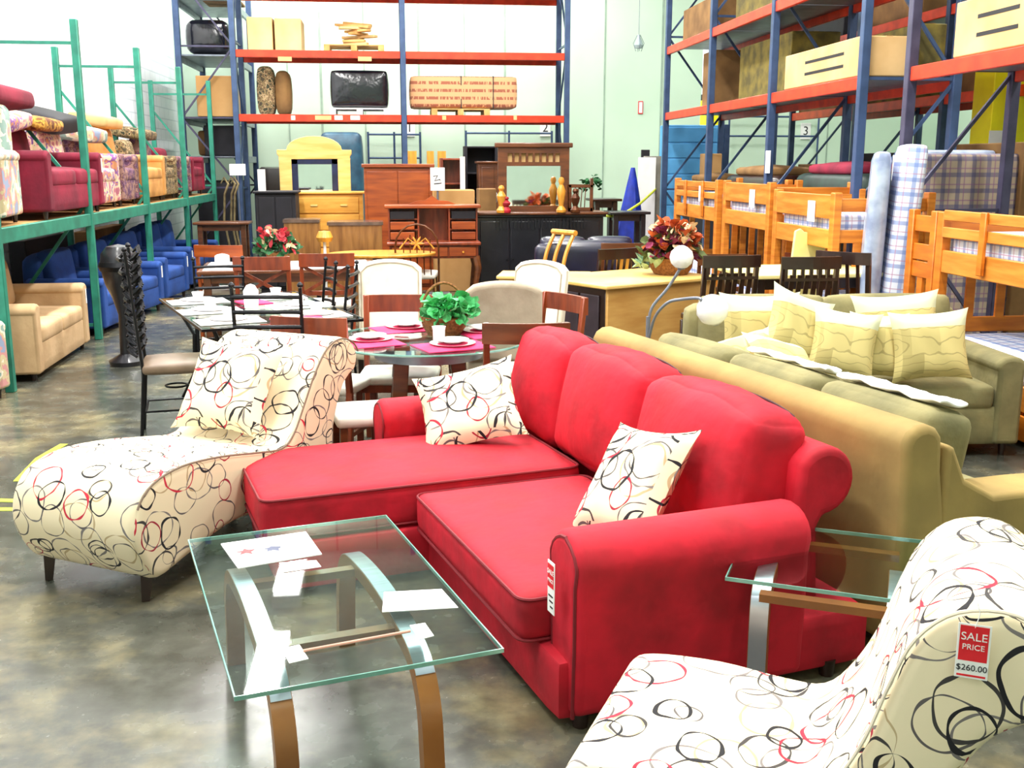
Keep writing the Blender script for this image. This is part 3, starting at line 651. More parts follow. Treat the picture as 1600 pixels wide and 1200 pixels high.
# ================================================================== generic seating
def sofa(name, label, cat, loc, rz, w_, d, m, seats=1, seat=.42, armh=.60, back=.85, aw=.14, group=None, legs=ESP, feet=.08, flare=0, wing=0, tagc=None, cm=None, rolled=True, pillows=True):
    """front faces local -Y, origin at floor centre"""
    t = thing(name, label, cat, loc, rz, group); h = w_ / 2; cm = cm or m
    B().cushion((0, 0, (feet + seat - .12) / 2), (h - .02, d / 2 - .02, (seat - .12 - feet) / 2 + .01), .03, n=5).done('base', m, t)
    bb = B()
    def top(P, p):
        if p[2] > 0: P.z -= .05 * abs(p[0]) ** 3 * p[2]
        return P
    bb.cushion((0, d / 2 - .10, (back + feet) / 2), (h - aw * .6, .10, (back - feet) / 2), .06, (0, .02, .0), 8, R(0), top).done('backrest', m, t)
    for s_ in (-1, 1):
        c = Vector((s_ * (h - aw / 2), -.02, 0))
        pr = [(-aw / 2, feet), (-aw / 2, armh - .09)] + [(math.cos(PI - k * PI / 6) * (aw / 2 + (.02 if rolled else 0)), armh - .07 + .07 * math.sin(k * PI / 6)) for k in range(7)] + [(aw / 2, armh - .09), (aw / 2, feet)]
        B(T(c.x, 0, 0)).prism(pr, -d / 2, d / 2 - .06).done('arm', m, t, .025, 3)
        if wing:
            B().cushion((s_ * (h - aw * .6), d / 2 - .22, (armh + back) / 2 - .02), (.045, .14, (back - armh) / 2 + .04), .04, n=6).done('wing', m, t)
    sw_ = (w_ - 2 * aw) / seats
    for k in range(seats):
        x = -h + aw + sw_ * (k + .5)
        B().cushion((x, -.09, seat - .06), (sw_ / 2 - .004, d / 2 - .10, .075), .04, (0, 0, .025), 8).done('seat_cushion', cm, t)
        if pillows: B().cushion((0, 0, 0), (sw_ / 2 - .006, .08, (back - seat) / 2), .055, (0, .03, .01), 8, T(x, d / 2 - .22, seat + (back - seat) / 2 + .03) @ R(-8, 'X')).done('back_cushion', cm, t)
    for sx in (-1, 1):
        for sy in (-1, 1): B().cyl((sx * (h - .07), sy * (d / 2 - .07), feet + .01), (sx * (h - .07), sy * (d / 2 - .07), 0), .026, .018, 8).done('leg', legs, t)
    if tagc:
        B().box(-.001, .03, -d / 2 - .006, -d / 2 - .003, armh - .20, armh - .06, T(tagc * (h - aw / 2), 0, 0)).done('price_tag', WHITE, t)
    return t

# ================================================================== GREEN SOFA WITH PILLOWS
sofa('sofa', 'olive green chenille sofa piled with pale patchwork pillows', 'sofa', (2.80, 6.38, 0), -4, 2.0, .95, OLIVE, 2, seat=.43, armh=.62, back=.88, aw=.16)
def mpil(px, py, z, wd, ht, rx, ry, rz, label):
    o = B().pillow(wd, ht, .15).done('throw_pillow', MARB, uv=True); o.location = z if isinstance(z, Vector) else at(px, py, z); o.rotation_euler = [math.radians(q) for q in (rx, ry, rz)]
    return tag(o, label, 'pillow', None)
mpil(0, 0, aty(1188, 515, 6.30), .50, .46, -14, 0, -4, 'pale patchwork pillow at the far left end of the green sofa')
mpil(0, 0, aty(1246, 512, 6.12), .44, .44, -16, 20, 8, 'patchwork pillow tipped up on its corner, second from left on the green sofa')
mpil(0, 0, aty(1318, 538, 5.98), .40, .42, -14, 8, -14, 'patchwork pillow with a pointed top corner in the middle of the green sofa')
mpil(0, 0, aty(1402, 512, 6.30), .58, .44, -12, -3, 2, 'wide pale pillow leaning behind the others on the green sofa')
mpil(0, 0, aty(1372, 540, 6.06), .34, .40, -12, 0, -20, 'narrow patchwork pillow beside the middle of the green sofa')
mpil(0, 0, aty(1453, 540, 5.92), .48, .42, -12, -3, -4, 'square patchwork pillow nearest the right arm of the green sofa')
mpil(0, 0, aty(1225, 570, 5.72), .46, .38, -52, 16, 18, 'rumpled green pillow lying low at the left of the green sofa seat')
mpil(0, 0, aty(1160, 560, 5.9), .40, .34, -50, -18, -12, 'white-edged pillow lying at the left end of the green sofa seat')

# ================================================================== RACKS
def rack(name, label, fx, x0y0, along, n, bay, depth, H, levels, post, beam, brace, pw=.075, deckm=None, group=None, y0=0, braces=1.2, mesh=True, side=1):
    """runs from x0y0 along unit vector, depth to the left-hand normal*side"""
    a = math.degrees(math.atan2(along[1], along[0])); t = thing(name, label, 'shelving rack', (x0y0[0], x0y0[1], 0), a, group)
    for k in range(n + 1):
        x = k * bay
        for y in (0, depth * side):
            B().box(x - pw / 2, x + pw / 2, y - pw / 2, y + pw / 2, 0, H).done('post', post, t, .006, 1)
        y1, y2 = 0, depth * side
        z = .15; flip = 0; b = B()
        while z + braces < H:
            b.bar((x, y1 if flip else y2, z), (x, y2 if flip else y1, z + braces), .03, .03); b.bar((x, y1, z), (x, y2, z), .03, .03); z += braces; flip ^= 1
        b.bar((x, y1, H - .22), (x, y2, H - .22), .03, .03)
        b.done('cross_brace', brace, t, smooth=False)
    for k in range(n):
        for z in levels:
            for y in (0, depth * side):
                x = k * bay; o = B().box(x + pw / 2, x + bay - pw / 2, y - .025, y + .025, z - .12, z).done('beam', beam, t, .006, 1)
            x = k * bay
            B().box(x + .02, x + bay - .02, min(.03, depth * side - .03 if side > 0 else depth * side + .03), max(-.03, depth * side - .03), z - .03, z - .005).done('deck', deckm or GALV, t, smooth=False)
    return t
GX = -3.0
rack('pallet_rack', 'long green steel shelving rack full of armchairs along the left white wall', 0, (GX, 8.5), (0, 1), 4, 2.57, .94, 3.12, [1.27], GRN_ST, GRN_ST, GRN_ST, .07, CARD, side=1, braces=1.25)
rack('pallet_rack', 'tall dark steel rack in the far left corner holding a brown crate', 0, (-2.66, 19.5), (0, 1), 1, 2.4, .93, 6.2, [1.9, 2.57, 3.62, 4.55], BLU_ST, GALV, PUR_ST, .1, side=1)
RB = rack('pallet_rack', 'tall blue rack with orange beams standing in front of the green back wall', 0, (-2.53, 18.5), (1, 0), 2, 2.78, .95, 6.2, [2.57, 3.60, 4.62], BLU_ST, ORANGE, BLU_ST, .09, side=1)
for px, py, wpx, m in ((445, 92, 20, CARDL), (570, 92, 20, CARDL), (505, 184, 24, CARDL), (529, 184, 12, WHITE), (555, 184, 14, WHITE), (458, 184, 6, WHITE), (694, 184, 6, CARDL), (805, 184, 5, CARDL)):
    p = aty(px, py, 18.47); w_ = wpx * 18.47 / F / 2
    B().box(p.x + 2.53 - w_, p.x + 2.53 + w_, -.029, -.026, p.z - .035, p.z + .035).done('beam_label', m, RB)
RX = 4.47
rack('pallet_rack', 'tall blue rack with orange beams running above the row of bunk beds', 0, (RX, 17.3), (0, -1), 3, 2.45, .93, 6.2, [2.57, 3.59, 4.62], BLU_ST, ORANGE, BLU_ST, .085, side=1)
rack('pallet_rack', 'nearest blue and orange rack at the right edge above the plaid mattress', 0, (RX, 9.0), (0, -1), 1, 2.5, .95, 6.2, [2.57, 3.62, 4.62], PUR_ST, ORANGE, PUR_ST, .085, side=1)
rack('pallet_rack', 'second row of blue and orange racks standing behind the yellow column', 0, (6.6, 17.3), (0, -1), 4, 2.45, .95, 6.2, [1.2, 2.57, 3.59, 4.62], BLU_ST, ORANGE, BLU_ST, .085, side=1)

# furniture on the green rack deck (facing the aisle = +X)
DZ = 1.272
def on_rack(y0, y1, m, label, name='armchair', d=.85, rz=90, seats=1, x=None, **k):
    t = sofa(name, label, name.replace('_', ' '), (GX - .50 if x is None else x, (y0 + y1) / 2, DZ), rz, y1 - y0 - .03, d, m, seats, feet=.07, **k); return t
on_rack(8.66, 9.45, FLORAL, 'pale blue and green floral wing chair at the left end of the green rack deck', rz=8, d=.8, x=-3.42, wing=1, back=.92, aw=.12)
on_rack(9.75, 11.6, BURG, 'burgundy loveseat on the green rack deck beside the floral wing chair', 'loveseat', d=.95, seats=2, back=.80, x=-3.44, tagc=1, rolled=True)
on_rack(11.68, 12.75, FLORPK, 'pink and purple floral armchair right of the burgundy loveseat on the rack', back=.82, d=.85)
on_rack(12.85, 13.7, STRIPE, 'mauve tapestry armchair between the pink floral and camel chairs on the rack', back=.74, d=.85)
on_rack(13.9, 15.15, TANL, 'camel leather recliner with a tall back on the green rack', 'recliner', back=.92, d=.9)
on_rack(15.25, 16.1, CAMO, 'brown and green tapestry armchair just right of the camel recliner', back=.78)
on_rack(16.2, 17.2, STRIPE, 'brown mottled recliner near the far end of the green rack', 'recliner', back=.84)
on_rack(17.3, 18.4, BURG, 'dark burgundy armchair at the far end of the green rack deck', back=.7)
# loose cushions and sofa pieces heaped on top of the rack furniture
def slab(name, label, cat, c, h, m, rot=(0, 0, 0), group=None, r=.05):
    o = B().cushion((0, 0, 0), h, r, (0, 0, .02), 8).done(name, m); o.location = c; o.rotation_euler = [math.radians(q) for q in rot]; return tag(o, label, cat, group)
slab('loose_cushion', 'large burgundy sofa back laid across the top left of the green rack load', 'cushion', (-3.55, 9.55, 2.27), (.45, .62, .075), BURG, (0, -6, 4))
slab('loose_cushion', 'pink and gold floral cushion draped over the burgundy loveseat back', 'cushion', (-3.66, 10.5, 2.165), (.28, .35, .07), FLORPK, (8, 10, 0))
slab('loose_cushion', 'gold leaf patterned cushion lying on top of the burgundy loveseat', 'cushion', (-3.6, 11.22, 2.16), (.3, .34, .06), GOLDF, (0, 6, 0))
slab('loose_cushion', 'dark folded cushion on top of the pink floral armchair', 'cushion', (-3.7, 12.2, 2.22), (.28, .42, .09), DARK, (4, 14, 0))
slab('loose_cushion', 'greyish floral cushion on top of the mauve armchair', 'cushion', (-3.65, 13.25, 2.11), (.26, .38, .08), FLORAL, (0, 8, 0))
slab('loose_cushion', 'pale tan cushion resting on the camel recliner top', 'cushion', (-3.75, 14.5, 2.30), (.24, .45, .07), CARDL, (0, 8, 0))
slab('loose_cushion', 'brown cushion lying on the mottled recliner near the rack end', 'cushion', (-3.75, 16.5, 2.20), (.24, .5, .07), CAMO, (0, 8, 0))
# under the deck
sofa('armchair', 'blue and white floral armchair cut by the left edge of the photo', 'armchair', (-3.42, 8.02, 0), 80, .78, .85, FLORAL, 1)
sofa('loveseat', 'beige loveseat with dark piped arms on the floor under the green rack', 'loveseat', (-3.38, 9.72, 0), 92, 1.72, .92, BEIGE, 2, armh=.64, back=.86, feet=.06, aw=.15, tagc=1)
sofa('armchair', 'blue armchair directly behind the beige loveseat on the floor', 'armchair', (-3.36, 11.75, 0), 86, .95, .85, BLUE, 1, back=.84, armh=.6)
sofa('armchair', 'blue armchair with a red and white tag, second beyond the beige loveseat', 'armchair', (-3.3, 12.95, 0), 82, .95, .88, BLUE, 1, back=.84, armh=.6, tagc=1)
sofa('armchair', 'blue armchair with a red tag in the middle under the green rack', 'armchair', (-3.25, 14.3, 0), 84, 1.0, .9, BLUE, 1, back=.86, armh=.6, tagc=1)
sofa('loveseat', 'farthest blue loveseat standing at the end of the row under the green rack', 'loveseat', (-3.2, 16.1, 0), 84, 1.5, .92, BLUE, 2, back=.9, armh=.62, tagc=-1)
for k, (x, y, sx, sy, sz, m, lab) in enumerate(((-3.95, 10.2, .2, 1.7, .75, CARDD, 'tall old cardboard carton standing behind the beige loveseat under the rack'), (-3.98, 12.6, .18, 1.5, .95, DARK, 'dark wrapped carton behind the blue armchairs under the rack'),
                                  (-3.98, 15.2, .18, 1.9, .9, CARDD, 'brown carton behind the farther blue chairs under the rack'))):
    tag(B().box(-sx / 2, sx / 2, -sy / 2, sy / 2, 0, sz).done('carton', m, None, .01), lab, 'box').location = (x, y, 0)

# ================================================================== boxes and loads on the tall racks
def carton(px0, py0, px1, py1, Y, dep, m, label, name='cardboard_box', cat='box', z=None, flaps=True, printed=False):
    X0, X1, z0, z1 = ext(px0, py0, px1, py1, Y)
    if z is not None: z0 = z
    w_, h_ = X1 - X0, z1 - z0
    t = thing(name, label, cat, ((X0 + X1) / 2, Y + dep / 2, z0))
    B().box(-w_ / 2, w_ / 2, -dep / 2, dep / 2, 0, h_).done('box_body', m, t, .012, 2)
    if flaps: B().box(-w_ / 2 - .001, w_ / 2 + .001, -.03, .03, h_, h_ + .002).done('packing_tape', mat('packing_tape', '#b98c52', rough=.3), t)
    if printed:
        for q in range(2): B().box(-w_ * .3, w_ * .3, -dep / 2 - .002, -dep / 2, h_ * (.3 + .3 * q), h_ * (.34 + .3 * q)).done('printed_line', INK, t)
    return t
def pallet(X0, X1, Y0, Y1, z, label, m=PALW):
    t = thing('pallet', label, 'pallet', ((X0 + X1) / 2, (Y0 + Y1) / 2, z)); w_ = X1 - X0; d = Y1 - Y0
    for k in range(3):
        x = -w_ / 2 + .05 + k * (w_ - .1) / 2; B().box(x - .05, x + .05, -d / 2, d / 2, 0, .09).done('runner', m, t, .004, 1)
    for k in range(5):
        y = -d / 2 + .05 + k * (d - .1) / 4; B().box(-w_ / 2, w_ / 2, y - .045, y + .045, .09, .11).done('deck_board', m, t, .003, 1)
    return t
carton(385, 26, 427, 83, 18.62, .7, CARDL, 'left one of two upright cartons above the orange beam at left', z=3.605)
carton(428, 28, 472, 83, 18.62, .7, CARDL, 'right one of two upright cartons above the orange beam at left', z=3.605)
pallet(.0 - 1.06, -.06, 18.6, 19.3, 3.605, 'wooden pallet under the pile of scrap wood on the orange rack')
for k in range(9):
    a = random.uniform(-50, 50); l = random.uniform(.35, .8)
    o = B().box(-l / 2, l / 2, -.06, .06, -.02, .02).done('wood_offcut', PALW if k % 3 else CARDL, None, .004, 1); o.location = (-.56 + random.uniform(-.1, .1), 18.9 + random.uniform(-.15, .15), 3.74 + k * .042)
    o.rotation_euler = (0, random.uniform(-.03, .03) + .1 * (k > 6), math.radians(a)); tag(o, 'piece of scrap wood in the heap on the upper orange shelf', 'wood', 'scrap wood pieces heaped on the pallet')
X0, X1, z0, z1 = ext(516, 110, 606, 168, 18.62)
pallet(X0 - .03, X1 + .03, 18.6, 19.35, 2.575, 'white painted pallet under the black wrapped bundle', WHITE)
o = B().cushion((0, 0, 0), ((X1 - X0) / 2, .33, (z1 - 2.69) / 2), .05, (.03, .03, .02), 10).done('wrapped_bundle', BLACKP); o.location = ((X0 + X1) / 2, 18.97, (z1 + 2.69) / 2 + .005)
tag(o, 'bulky bundle in shiny black plastic wrap on the middle orange shelf', 'bundle')
X0, X1, z0, z1 = ext(641, 119, 808, 165, 18.62)
pallet(X0 + .35, X0 + 1.35, 18.6, 19.35, 2.575, 'small pine pallet under the long printed carton')
o = B().cushion((0, 0, 0), ((X1 - X0) / 2, .34, (z1 - 2.69) / 2), .05, (.02, .01, .01), 8).done('long_carton', CARDPR); o.location = ((X0 + X1) / 2, 18.97, (z1 + 2.69) / 2 + .008); tag(o, 'long printed cardboard carton bound with straps on the orange rack', 'box')
for x in (-.05, .5): B().box(x - .008, x + .008, -.348, .348, -(z1 - 2.69) / 2 - .004, (z1 - 2.69) / 2 + .004).done('strap', INK, o)
# beam labels and hanging hook
carton(305, 118, 374, 184, 19.6, .75, CARD, 'big brown crate on the dark corner rack', z=2.575, name='crate')
X0, X1, z0, z1 = ext(318, 42, 380, 92, 19.7)
o = B().cushion((0, 0, 0), (.36, .4, .28), .12, (.05, .03, .03), 8).done('wrapped_bundle', BLACKP); o.location = (-3.12, 20.1, 3.93); tag(o, 'dark bundle in plastic on the upper level of the corner rack', 'bundle')
carton(316, 2, 376, 24, 19.7, .7, CARDD, 'brown box on the top level of the corner rack', z=4.555)
carton(318, 196, 374, 226, 19.8, .7, DARK, 'low dark box on the lowest level of the corner rack', z=1.905)
for k, (p0, q0, p1, q1, z, m, lab) in enumerate(((402, 105, 430, 177, 2.575, CAMO, 'olive patterned rolled bundle standing at the left of the orange rack'), (431, 112, 455, 177, 2.575, CARDD, 'brown wrapped bundle beside the olive one on the orange rack'),
        (402, 195, 452, 250, 1.6, DARK, 'dark low bundle under the lower orange beam at left'))):
    X0, X1, z0, z1 = ext(p0, q0, p1, q1, 18.9)
    o = B().cushion((0, 0, 0), ((X1 - X0) / 2, .2, (z1 - z) / 2), .08, (.03, .02, .02), 8).done('rolled_bundle', m); o.location = ((X0 + X1) / 2, 18.95, (z1 + z) / 2); tag(o, lab, 'bundle')
    if z < 2: o.location.z = (z1 - z) / 2 + .01; o.scale = (1, 1, 1)
# right rack loads
def rbox(y0, y1, x0, x1, z, h, m, label, name='cardboard_box', cat='box', mk=None):
    t = thing(name, label, cat, ((x0 + x1) / 2, (y0 + y1) / 2, z))
    B().box(-(x1 - x0) / 2, (x1 - x0) / 2, -(y1 - y0) / 2, (y1 - y0) / 2, 0, h).done('box_body', m, t, .012, 2)
    B().box(-.03, .03, -(y1 - y0) / 2 - .001, (y1 - y0) / 2 + .001, h, h + .002).done('packing_tape', mat('packing_tape', '#b98c52', rough=.3), t)
    if mk:
        for q in (.3, .62): B().box(-(x1 - x0) / 2 - .002, -(x1 - x0) / 2, -(y1 - y0) * .3, (y1 - y0) * .2, h * q, h * q + .03).done('printed_line', INK, t)
    return t
rbox(10.0, 12.0, 4.46, 5.0, 2.575, .37, CARDL, 'long flat pale carton on the second orange shelf at right', mk=1)
rbox(10.1, 11.9, 5.05, 5.35, 2.575, .5, FUSE, 'olive wrapped carton behind the long pale one')
rbox(12.6, 14.5, 4.75, 5.35, 2.575, .72, FUSE, 'olive tarpaulin-wrapped carton on the second shelf of the bunk rack')
rbox(15.3, 15.9, 4.65, 5.25, 2.575, .78, CARDD, 'tall brown carton on the second shelf near the far end of the bunk rack')
rbox(12.5, 14.3, 4.6, 5.35, 3.595, .4, FUSE, 'flat olive load on the third shelf of the bunk rack')
rbox(15.2, 16.9, 4.6, 5.3, 3.595, .5, CARDD, 'brown carton on the third shelf at the far end of the bunk rack')

rbox(7.2, 8.3, 4.46, 5.3, 2.575, .42, CARDL, 'pale carton on the shelf at the upper right edge', mk=1)
rbox(7.0, 8.6, 4.6, 5.3, 3.625, .6, CARDD, 'brown carton high on the nearest right rack')
for k in range(4):
    yy = 16.6 - k * 2.4
    rbox(yy - 1.0, yy + .7, 6.7, 7.5, 2.575, .6 + .1 * (k % 2), (CARDD, FUSE)[k % 2], 'brown carton on the middle shelf of the rear rack, %s' % ('farthest from the camera', 'second from the far end', 'second from the near end', 'nearest to the camera')[k])
    rbox(yy - 1.0, yy + .6, 6.7, 7.5, 1.205, .55 + .15 * (k % 2), (CARDD, DARK)[k % 2], 'carton on the low shelf of the rear rack, %s' % ('farthest from the camera', 'second from the far end', 'second from the near end', 'nearest to the camera')[k])
    rbox(yy - .9, yy + .8, 6.7, 7.5, 3.595, .65, (DARK, CARDD)[k % 2], 'carton on the high shelf of the rear rack, %s' % ('farthest from the camera', 'second from the far end', 'second from the near end', 'nearest to the camera')[k])
rbox(9.2, 10.6, 5.7, 6.4, 0, 1.95, CARDD, 'tall brown carton stack standing between the right racks')
# columns
def column(x, y, s_, zy, label, sign=False):
    t = thing('column', label, 'column', (x, y, 0)); 
    B().box(-s_ / 2, s_ / 2, -s_ / 2, s_ / 2, zy, CEIL).done('shaft', WHP, t, .01)
    B().box(-s_ / 2 - .01, s_ / 2 + .01, -s_ / 2 - .01, s_ / 2 + .01, 0, zy).done('yellow_guard', YELP, t, .01)
    B().box(-s_ / 2 - .005, s_ / 2 + .005, -s_ / 2 - .005, s_ / 2 + .005, zy, zy + .1).done('dark_band', DARK, t)
    if sign: B().box(-s_ / 2 - .02, s_ * .1, -s_ / 2 - .016, -s_ / 2 - .011, zy - 1.0, zy - .66).done('notice', WHITE, t)
    return t
column(aty(1559, 200, 11.0).x, 11.0, .38, 2.76, 'square column, white above and bright yellow below, at right', True)
column(aty(1112, 200, 18.55).x, 18.55, .32, 2.85, 'far square column, white above yellow, behind the end of the rack')

# ================================================================== chairs and tables of the dining displays
def iron_chair(name, label, loc, rz, h=1.02, group=None, scroll=False, seatm=TAUPE):
    """ladder-back metal chair, front faces local -Y"""
    t = thing(name, label, 'chair', loc, rz, group)
    for sx in (-1, 1):
        B().tube([(sx * .19, .24, 0), (sx * .185, .20, .45), (sx * .19, .26, h)], .011, 6).done('rear_leg', IRON, t)
        B().lathe([(0.001, 0), (.016, .006), (.018, .018), (.010, .03), (.001, .034)], (sx * .19, .26, h), 8).done('finial', IRON, t)
        B().tube([(sx * .20, -.19, 0), (sx * .185, -.17, .45)], .011, 6).done('front_leg', IRON, t)
    for k in range(5):
        z = h - .05 - k * .085
        B().tube([(-.187, .21 + .06 * (z - .45) / .57, z), (-.09, .235 + .06 * (z - .45) / .57, z + .004), (.09, .235 + .06 * (z - .45) / .57, z + .004), (.187, .21 + .06 * (z - .45) / .57, z)], .012, 6).done('back_rail', IRON, t)
    B().cushion((0, 0, .475), (.21, .21, .035), .03, (0, 0, .02), 8).done('seat', seatm, t)
    b = B(); b.tube([(-.18, -.17, .2), (.18, -.17, .2)], .007, 5); b.tube([(-.18, .2, .2), (.18, .2, .2)], .007, 5); b.tube([(-.18, -.17, .2), (-.18, .2, .2)], .007, 5); b.tube([(.18, -.17, .2), (.18, .2, .2)], .007, 5)
    b.tube([(.07 * math.cos(a * PI / 6), .01 + .07 * math.sin(a * PI / 6), .33) for a in range(12)], .007, 5, True)
    b.tube([(-.18, -.17, .3), (0, -.06, .33), (.18, -.17, .3)], .007, 5); b.done('scrolled_stretcher', IRON, t)
    if scroll:
        b = B()
        for k in range(18):
            z = .55 + k * .036; s_ = (-1) ** k
            for q in (-.11, .0, .11): b.tube([(q, .235, z), (q + s_ * .03, .235 + s_ * .03, z + .02), (q + s_ * .05, .235 + s_ * .055, z + .05), (q + s_ * .03, .235 + s_ * .045, z + .075), (q + s_ * .01, .235 + s_ * .02, z + .055)], [.009, .013, .01, .012, .006], 6)
        b.done('leaf_scrolls', IRON, t)
    return t
def wood_chair(name, label, loc, rz, h=.95, m=CHERRY, cross=True, slats=0, seatm=None, w_=.46, group=None, seat=.46, crest=.11, holes=0, tall=1):
    t = thing(name, label, 'chair', loc, rz, group); hw = w_ / 2; tl = .06
    for sx in (-1, 1):
        b = B(); b.bar((sx * (hw - .02), .22, 0), (sx * (hw - .02), .19, seat), .038, .038); b.bar((sx * (hw - .02), .19, seat - .02), (sx * (hw - .02), .19 + tl, h), .036, .034); b.done('rear_leg', m, t, .005, 1)
        B().bar((sx * (hw - .02), -.2, 0), (sx * (hw - .02), -.19, seat - .03), .04, .04).done('front_leg', m, t, .005, 1)
    yb = lambda z: .19 + tl * (z - seat) / (h - seat)
    b = B(); n = 8
    for k in range(n):
        u0, u1 = -1 + 2 * k / n, -1 + 2 * (k + 1) / n
        p, q = Vector((u0 * hw, yb(h) + .03 * (1 - u0 * u0), h - crest / 2)), Vector((u1 * hw, yb(h) + .03 * (1 - u1 * u1), h - crest / 2)); d = (q - p) * .02
        b.bar(p - d, q + d, .026, crest)
    b.done('crest_rail', m, t)
    B().bar((-hw + .03, yb(seat + .10), seat + .12), (hw - .03, yb(seat + .10), seat + .12), .024, .045).done('lower_back_rail', m, t, .004, 1)
    if cross:
        b = B(); z0, z1 = seat + .13, h - crest
        b.bar((-hw + .04, yb(z0), z0), (hw - .04, yb(z1), z1), .018, .03); b.bar((hw - .04, yb(z0), z0), (-hw + .04, yb(z1), z1), .018, .03); b.done('cross_back', m, t, smooth=False)
    for k in range(slats):
        x = -hw + .05 + (w_ - .10) * (k + .5) / slats
        B().bar((x, yb(seat + .13) + .01, seat + .13), (x, yb(h) + .02, h - crest + .01 - (.05 if holes else 0)), .024 if not holes else .034, .012, (0, 1, 0)).done('back_slat', m, t)
    if holes:
        B().bar((-hw + .02, yb(h) + .012, h - crest - .075), (hw - .02, yb(h) + .012, h - crest - .075), .022, .022).done('mid_rail', m, t)
        for k in range(slats + 1):
            x = -hw + .03 + (w_ - .06) * k / slats
            B().box(x - .012, x + .012, yb(h) + .002, yb(h) + .022, h - crest - .07, h - crest + .005).done('spacer_block', m, t)
    B().cushion((0, -.01, seat), (hw - .005, .215, .026), .02, (0, 0, .01), 7).done('seat', seatm or m, t)
    b = B()
    for sx in (-1, 1): b.bar((sx * (hw - .02), -.19, .2), (sx * (hw - .02), .2, .2), .02, .025)
    b.bar((-hw + .02, 0, .2), (hw - .02, 0, .2), .02, .025); b.bar((-hw + .02, -.19, seat - .05), (hw - .02, -.19, seat - .05), .02, .05); b.done('stretcher', m, t, smooth=False)
    return t
def parsons(name, label, loc, rz, h=1.05, m=CREAM, w_=.52):
    t = thing(name, label, 'chair', loc, rz); hw = w_ / 2
    out = [(-hw, .48), (-hw, h - .07)] + [(-hw + w_ * k / 10, h - .055 + .055 * math.sin(PI * k / 10) ** .6) for k in range(1, 10)] + [(hw, h - .07), (hw, .48)]
    M = T(0, .20, 0) @ T(0, 0, .48) @ R(-9, 'X') @ T(0, 0, -.48)
    q = B().prism(out, -.045, .045, M).done('backrest', m, t, .03, 4)
    B().tube([M @ Vector((p[0] * .9, -.047, p[1] - .03)) for p in out], .005, 5).done('nailhead_trim', GREIGE if m is CREAM else CREAM, q)
    B().cushion((0, -.02, .43), (hw, .25, .075), .04, (0, 0, .015), 8).done('seat', m, t)
    for sx in (-1, 1):
        for sy in (-1, 1): B().bar((sx * (hw - .04), sy * .2, 0), (sx * (hw - .04), sy * .2, .37), .04, .04).done('leg', ESP, t, .004, 1)
    return t
# ---- table 1 : glass topped, iron legs, white place settings
t1c = Vector((-.98, 7.62, 0)); t1r = 20
T1 = Matrix.Translation(t1c) @ R(t1r)
tt = thing('dining_table', 'rectangular iron dining table with glass top set with white placemats', 'table', t1c, t1r)
gt = B().box(-.52, .52, -.86, .86, .738, .75).done('glass_top', GLASS, tt, smooth=False)
b = B()
for a in ((-.53, -.52, -.87, .87), (.52, .53, -.87, .87), (-.52, .52, -.87, -.86), (-.52, .52, .86, .87)): b.box(*a, .735, .752)
b.done('rim', IRON, tt, smooth=False)
for sx in (-1, 1):
    for sy in (-1, 1): B().tube([(sx * .42, sy * .72, 0), (sx * .34, sy * .62, .2), (sx * .33, sy * .6, .5), (sx * .44, sy * .76, .735)], .014, 6).done('leg', IRON, tt)
def t1(x, y, z=.752): return T1 @ Vector((x, y, z))
def put(b, name, m, loc, label, cat, rz=0, group=None, **k):
    o = b.done(name, m, None, **k); o.location = loc; o.rotation_euler = (0, 0, math.radians(rz)); return tag(o, label, cat, group)
PL = [(0.001, .004), (.07, .0), (.075, .004), (.125, .014), (.13, .018), (.122, .017), (.07, .008), (0.001, .008)]
seats1 = [(-.30, -.58, 'near left corner'), (.28, -.58, 'near right corner'), (-.32, -.05, 'middle of the left side'), (.30, -.05, 'middle of the right side'), (-.30, .52, 'far left corner'), (.28, .52, 'far right corner')]
for x, y, wh in seats1:
    put(B().cushion((0, 0, 0), (.21, .15, .0025), .0025, n=4), 'placemat', PLACEM, t1(x, y, .7550), 'white placemat at the %s of the iron and glass dining table' % wh, 'placemat', t1r)
    put(B().lathe(PL, n=28), 'plate', CHINA, t1(x, y, .758), 'white plate on the placemat at the %s of the iron table' % wh, 'plate')
    put(B().lathe([(0.001, 0), (.03, 0), (.045, .05), (.042, .05), (.028, .006), (0.001, .006)], n=18), 'cup', CHINA, t1(x + .0, y, .777), 'white cup on the plate at the %s of the iron table' % wh, 'cup')
put(B().cushion((0, 0, 0), (.10, .14, .008), .008, (0, 0, .006), 5), 'napkin', PINK, t1(.04, .22, .763), 'pink folded napkin in the middle of the iron and glass table', 'napkin', 30)
put(B().cushion((0, 0, 0), (.17, .08, .008), .008, (0, 0, .006), 5), 'napkin', PINK, t1(.10, -.76, .763), 'pink folded napkin at the near edge of the iron and glass table', 'napkin', 14)
put(B().lathe([(0.001, 0), (.05, 0), (.055, .12), (.03, .16), (.001, .17)], n=16), 'teapot', CHINA, t1(-.02, .02, .752), 'white china jug in the centre of the iron and glass table', 'jug')
iron_chair('dining_chair', 'black iron chair with leafy scrolled back at the left end of the glass table', (-1.42, 7.0, 0), 100, 1.22, scroll=True)
iron_chair('dining_chair', 'black iron ladder-back chair nearest the white chaise', at(423, 450, 1.08).xyz - Vector((0, -.26, 1.08)) , 174, 1.08)
iron_chair('dining_chair', 'black iron ladder-back chair at the left far side of the glass table', at(330, 407, 1.0) - Vector((0, -.25, 1.0)), 192, 1.0)
iron_chair('dining_chair', 'black iron ladder-back chair at the right side of the glass table', at(522, 412, 1.0) - Vector((.28, .0, 1.0)), -75, 1.0, seatm=SEATW)
iron_chair('dining_chair', 'black iron chair standing beside the cream armless chair', at(556, 415, 1.0) - Vector((.28, .05, 1.0)), -98, 1.0, seatm=SEATW)
